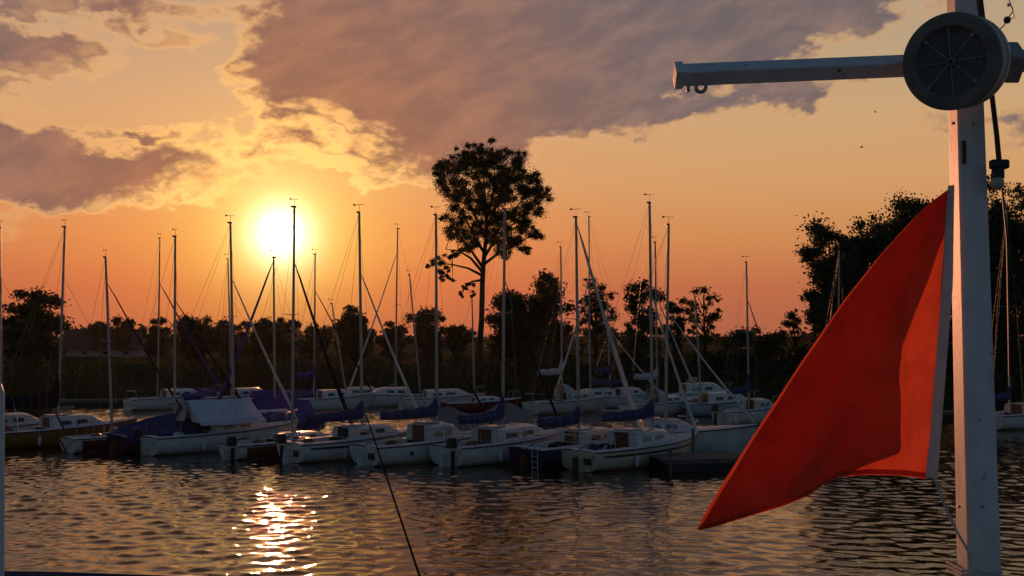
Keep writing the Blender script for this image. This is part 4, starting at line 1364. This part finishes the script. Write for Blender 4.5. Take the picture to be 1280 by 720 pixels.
# cable and bulb beside the pole
pts = [P3(1221, -60, PD - .06), P3(1224, -5, PD - .06), P3(1232, 60, PD - .05), P3(1240, 120, PD - .05), P3(1246, 170, PD - .05), P3(1249, 203, PD - .05)]
c_ = MB().tube(pts, [.011] * 3 + [.0085, .0085, .009], 8).build('power_cable', M['black'], None, smooth=True)
tag(c_, 'thick black cable hanging beside the flag pole down to the bulb', 'cable')
pts = [P3(1250, 214, PD - .03), P3(1254, 250, PD - .03), P3(1259, 300, PD - .03), P3(1261, 400, PD - .03), P3(1262, 470, PD - .03)]
c2 = MB().tube(pts, .0035, 6).build('hanging_wire', M['black'], None, smooth=True)
tag(c2, 'thin black wire trailing down below the bulb socket', 'wire')
s = P3(1249, 207, PD - .05)
root = empty('light_bulb', s)
tag(root, 'unlit frosted bulb in a black socket hanging beside the flag pole', 'bulb')
MB().box((0, 0, .004), (.058, .03, .03)).build('socket_clip', M['black'], root, bevel=.006)
MB().tube([(-.004, 0, -.01), (-.006, 0, -.04)], [.019, .021], 12).build('socket', M['black'], root, smooth=True)
MB().ball((-.008, -.002, -.056), .021, 14, 10, (1, 1, 1.12)).build('bulb_glass', M['bulb'], root, smooth=True)
pts = [P3(1224, 60, PD - .09), P3(1248, 38, PD - .08), P3(1254, 33, PD - .08), P3(1258, 26, PD - .08), P3(1266, 14, PD - .08), P3(1262, 2, PD - .08), P3(1256, -10, PD - .08)]
t_ = MB().tube(pts, .002, 5).build('loose_wire', M['black'], None, smooth=True)
tag(t_, 'curl of loose wire with a plug dangling above the fan', 'wire')
k_ = P3(1259, 25, PD - .08)
MB().ball(k_, .012, 8, 6).build('plug', M['black'], t_)
MB().tube([P3(1259, 25, PD - .08), P3(1268, 22, PD - .08), P3(1265, 8, PD - .08)], .0015, 5).build('loop', M['black'], t_)
MB().box(P3(1261, 6, PD - .08), (.01, .006, .01)).build('tag', M['polepaint'], t_)

# dark mooring line running down to the ship
a = at_dist(458, 520, 41.5); b_ = at_dist(527, 728, 7.0)
pts = []
for i in range(21):
    u = i / 20
    p = a.lerp(b_, u); p.z -= 0.0 * math.sin(math.pi * u)
    pts.append(p)
# a straight line between the two ends, eased to the bow it shows
ml = MB().tube(pts + [Vector((b_.x + .3, 4.6, 2.78))], [.026 - .018 * (i / 20) for i in range(21)] + [.008], 6).build('mooring_line', M['darkrope'], None, smooth=True)
tag(ml, 'dark mooring line slanting across the water to the white boats', 'rope')

# rail and curved post at the picture's edge
rp = empty('ship_railing', (P3(-10, 700, 3.6).x, 3.6, 2.76))
tag(rp, 'white ship railing with a curved post at the edge of the view', 'railing')
o_ = Vector(rp.location)
pa, pb = P3(1, 720, 3.6), P3(0, 492, 3.6)
pts = [Vector((pa.x - .004, 3.6, 2.76)), pa + Vector((-.004, 0, 0)), P3(0, 560, 3.6), pb, P3(-3, 483, 3.6), P3(-9, 479, 3.62), P3(-18, 482, 3.66), P3(-24, 495, 3.7)]
MB().tube([p - o_ for p in pts], [.0145] * 8, 10).build('post', M['polepaint'], rp, smooth=True)
ra, rb_ = P3(-120, 716, 3.75), P3(60, 718.5, 3.75)
rc = P3(420, 730, 3.75)
MB().tube([p - o_ for p in (ra, rb_, rc, P3(1190, 760, 3.75))], .012, 10).build('top_rail', M['navy'], rp, smooth=True)

# two birds far off in the sky
for (x, y, d, lb) in ((1077, 184, 120, 'tiny lone bird high over the willows'), (1094, 140, 160, 'tiny bird, the higher of two specks in the sky')):
    p = at_dist(x, y, d)
    bb = MB().ball((0, 0, 0), .09, 8, 6, (1.8, 1, .9))
    bd = bb.build('bird', M['black'], None, smooth=True, loc=p)
    tag(bd, lb, 'bird', 'birds in the sky')
    for sgn in (1, -1):
        MB().add([(.08, sgn * .05, .02), (-.08, sgn * .05, .02), (-.12, sgn * .3, .1), (0, sgn * .42, .06)], [(0, 1, 2, 3)]).build('wing', M['black'], bd)
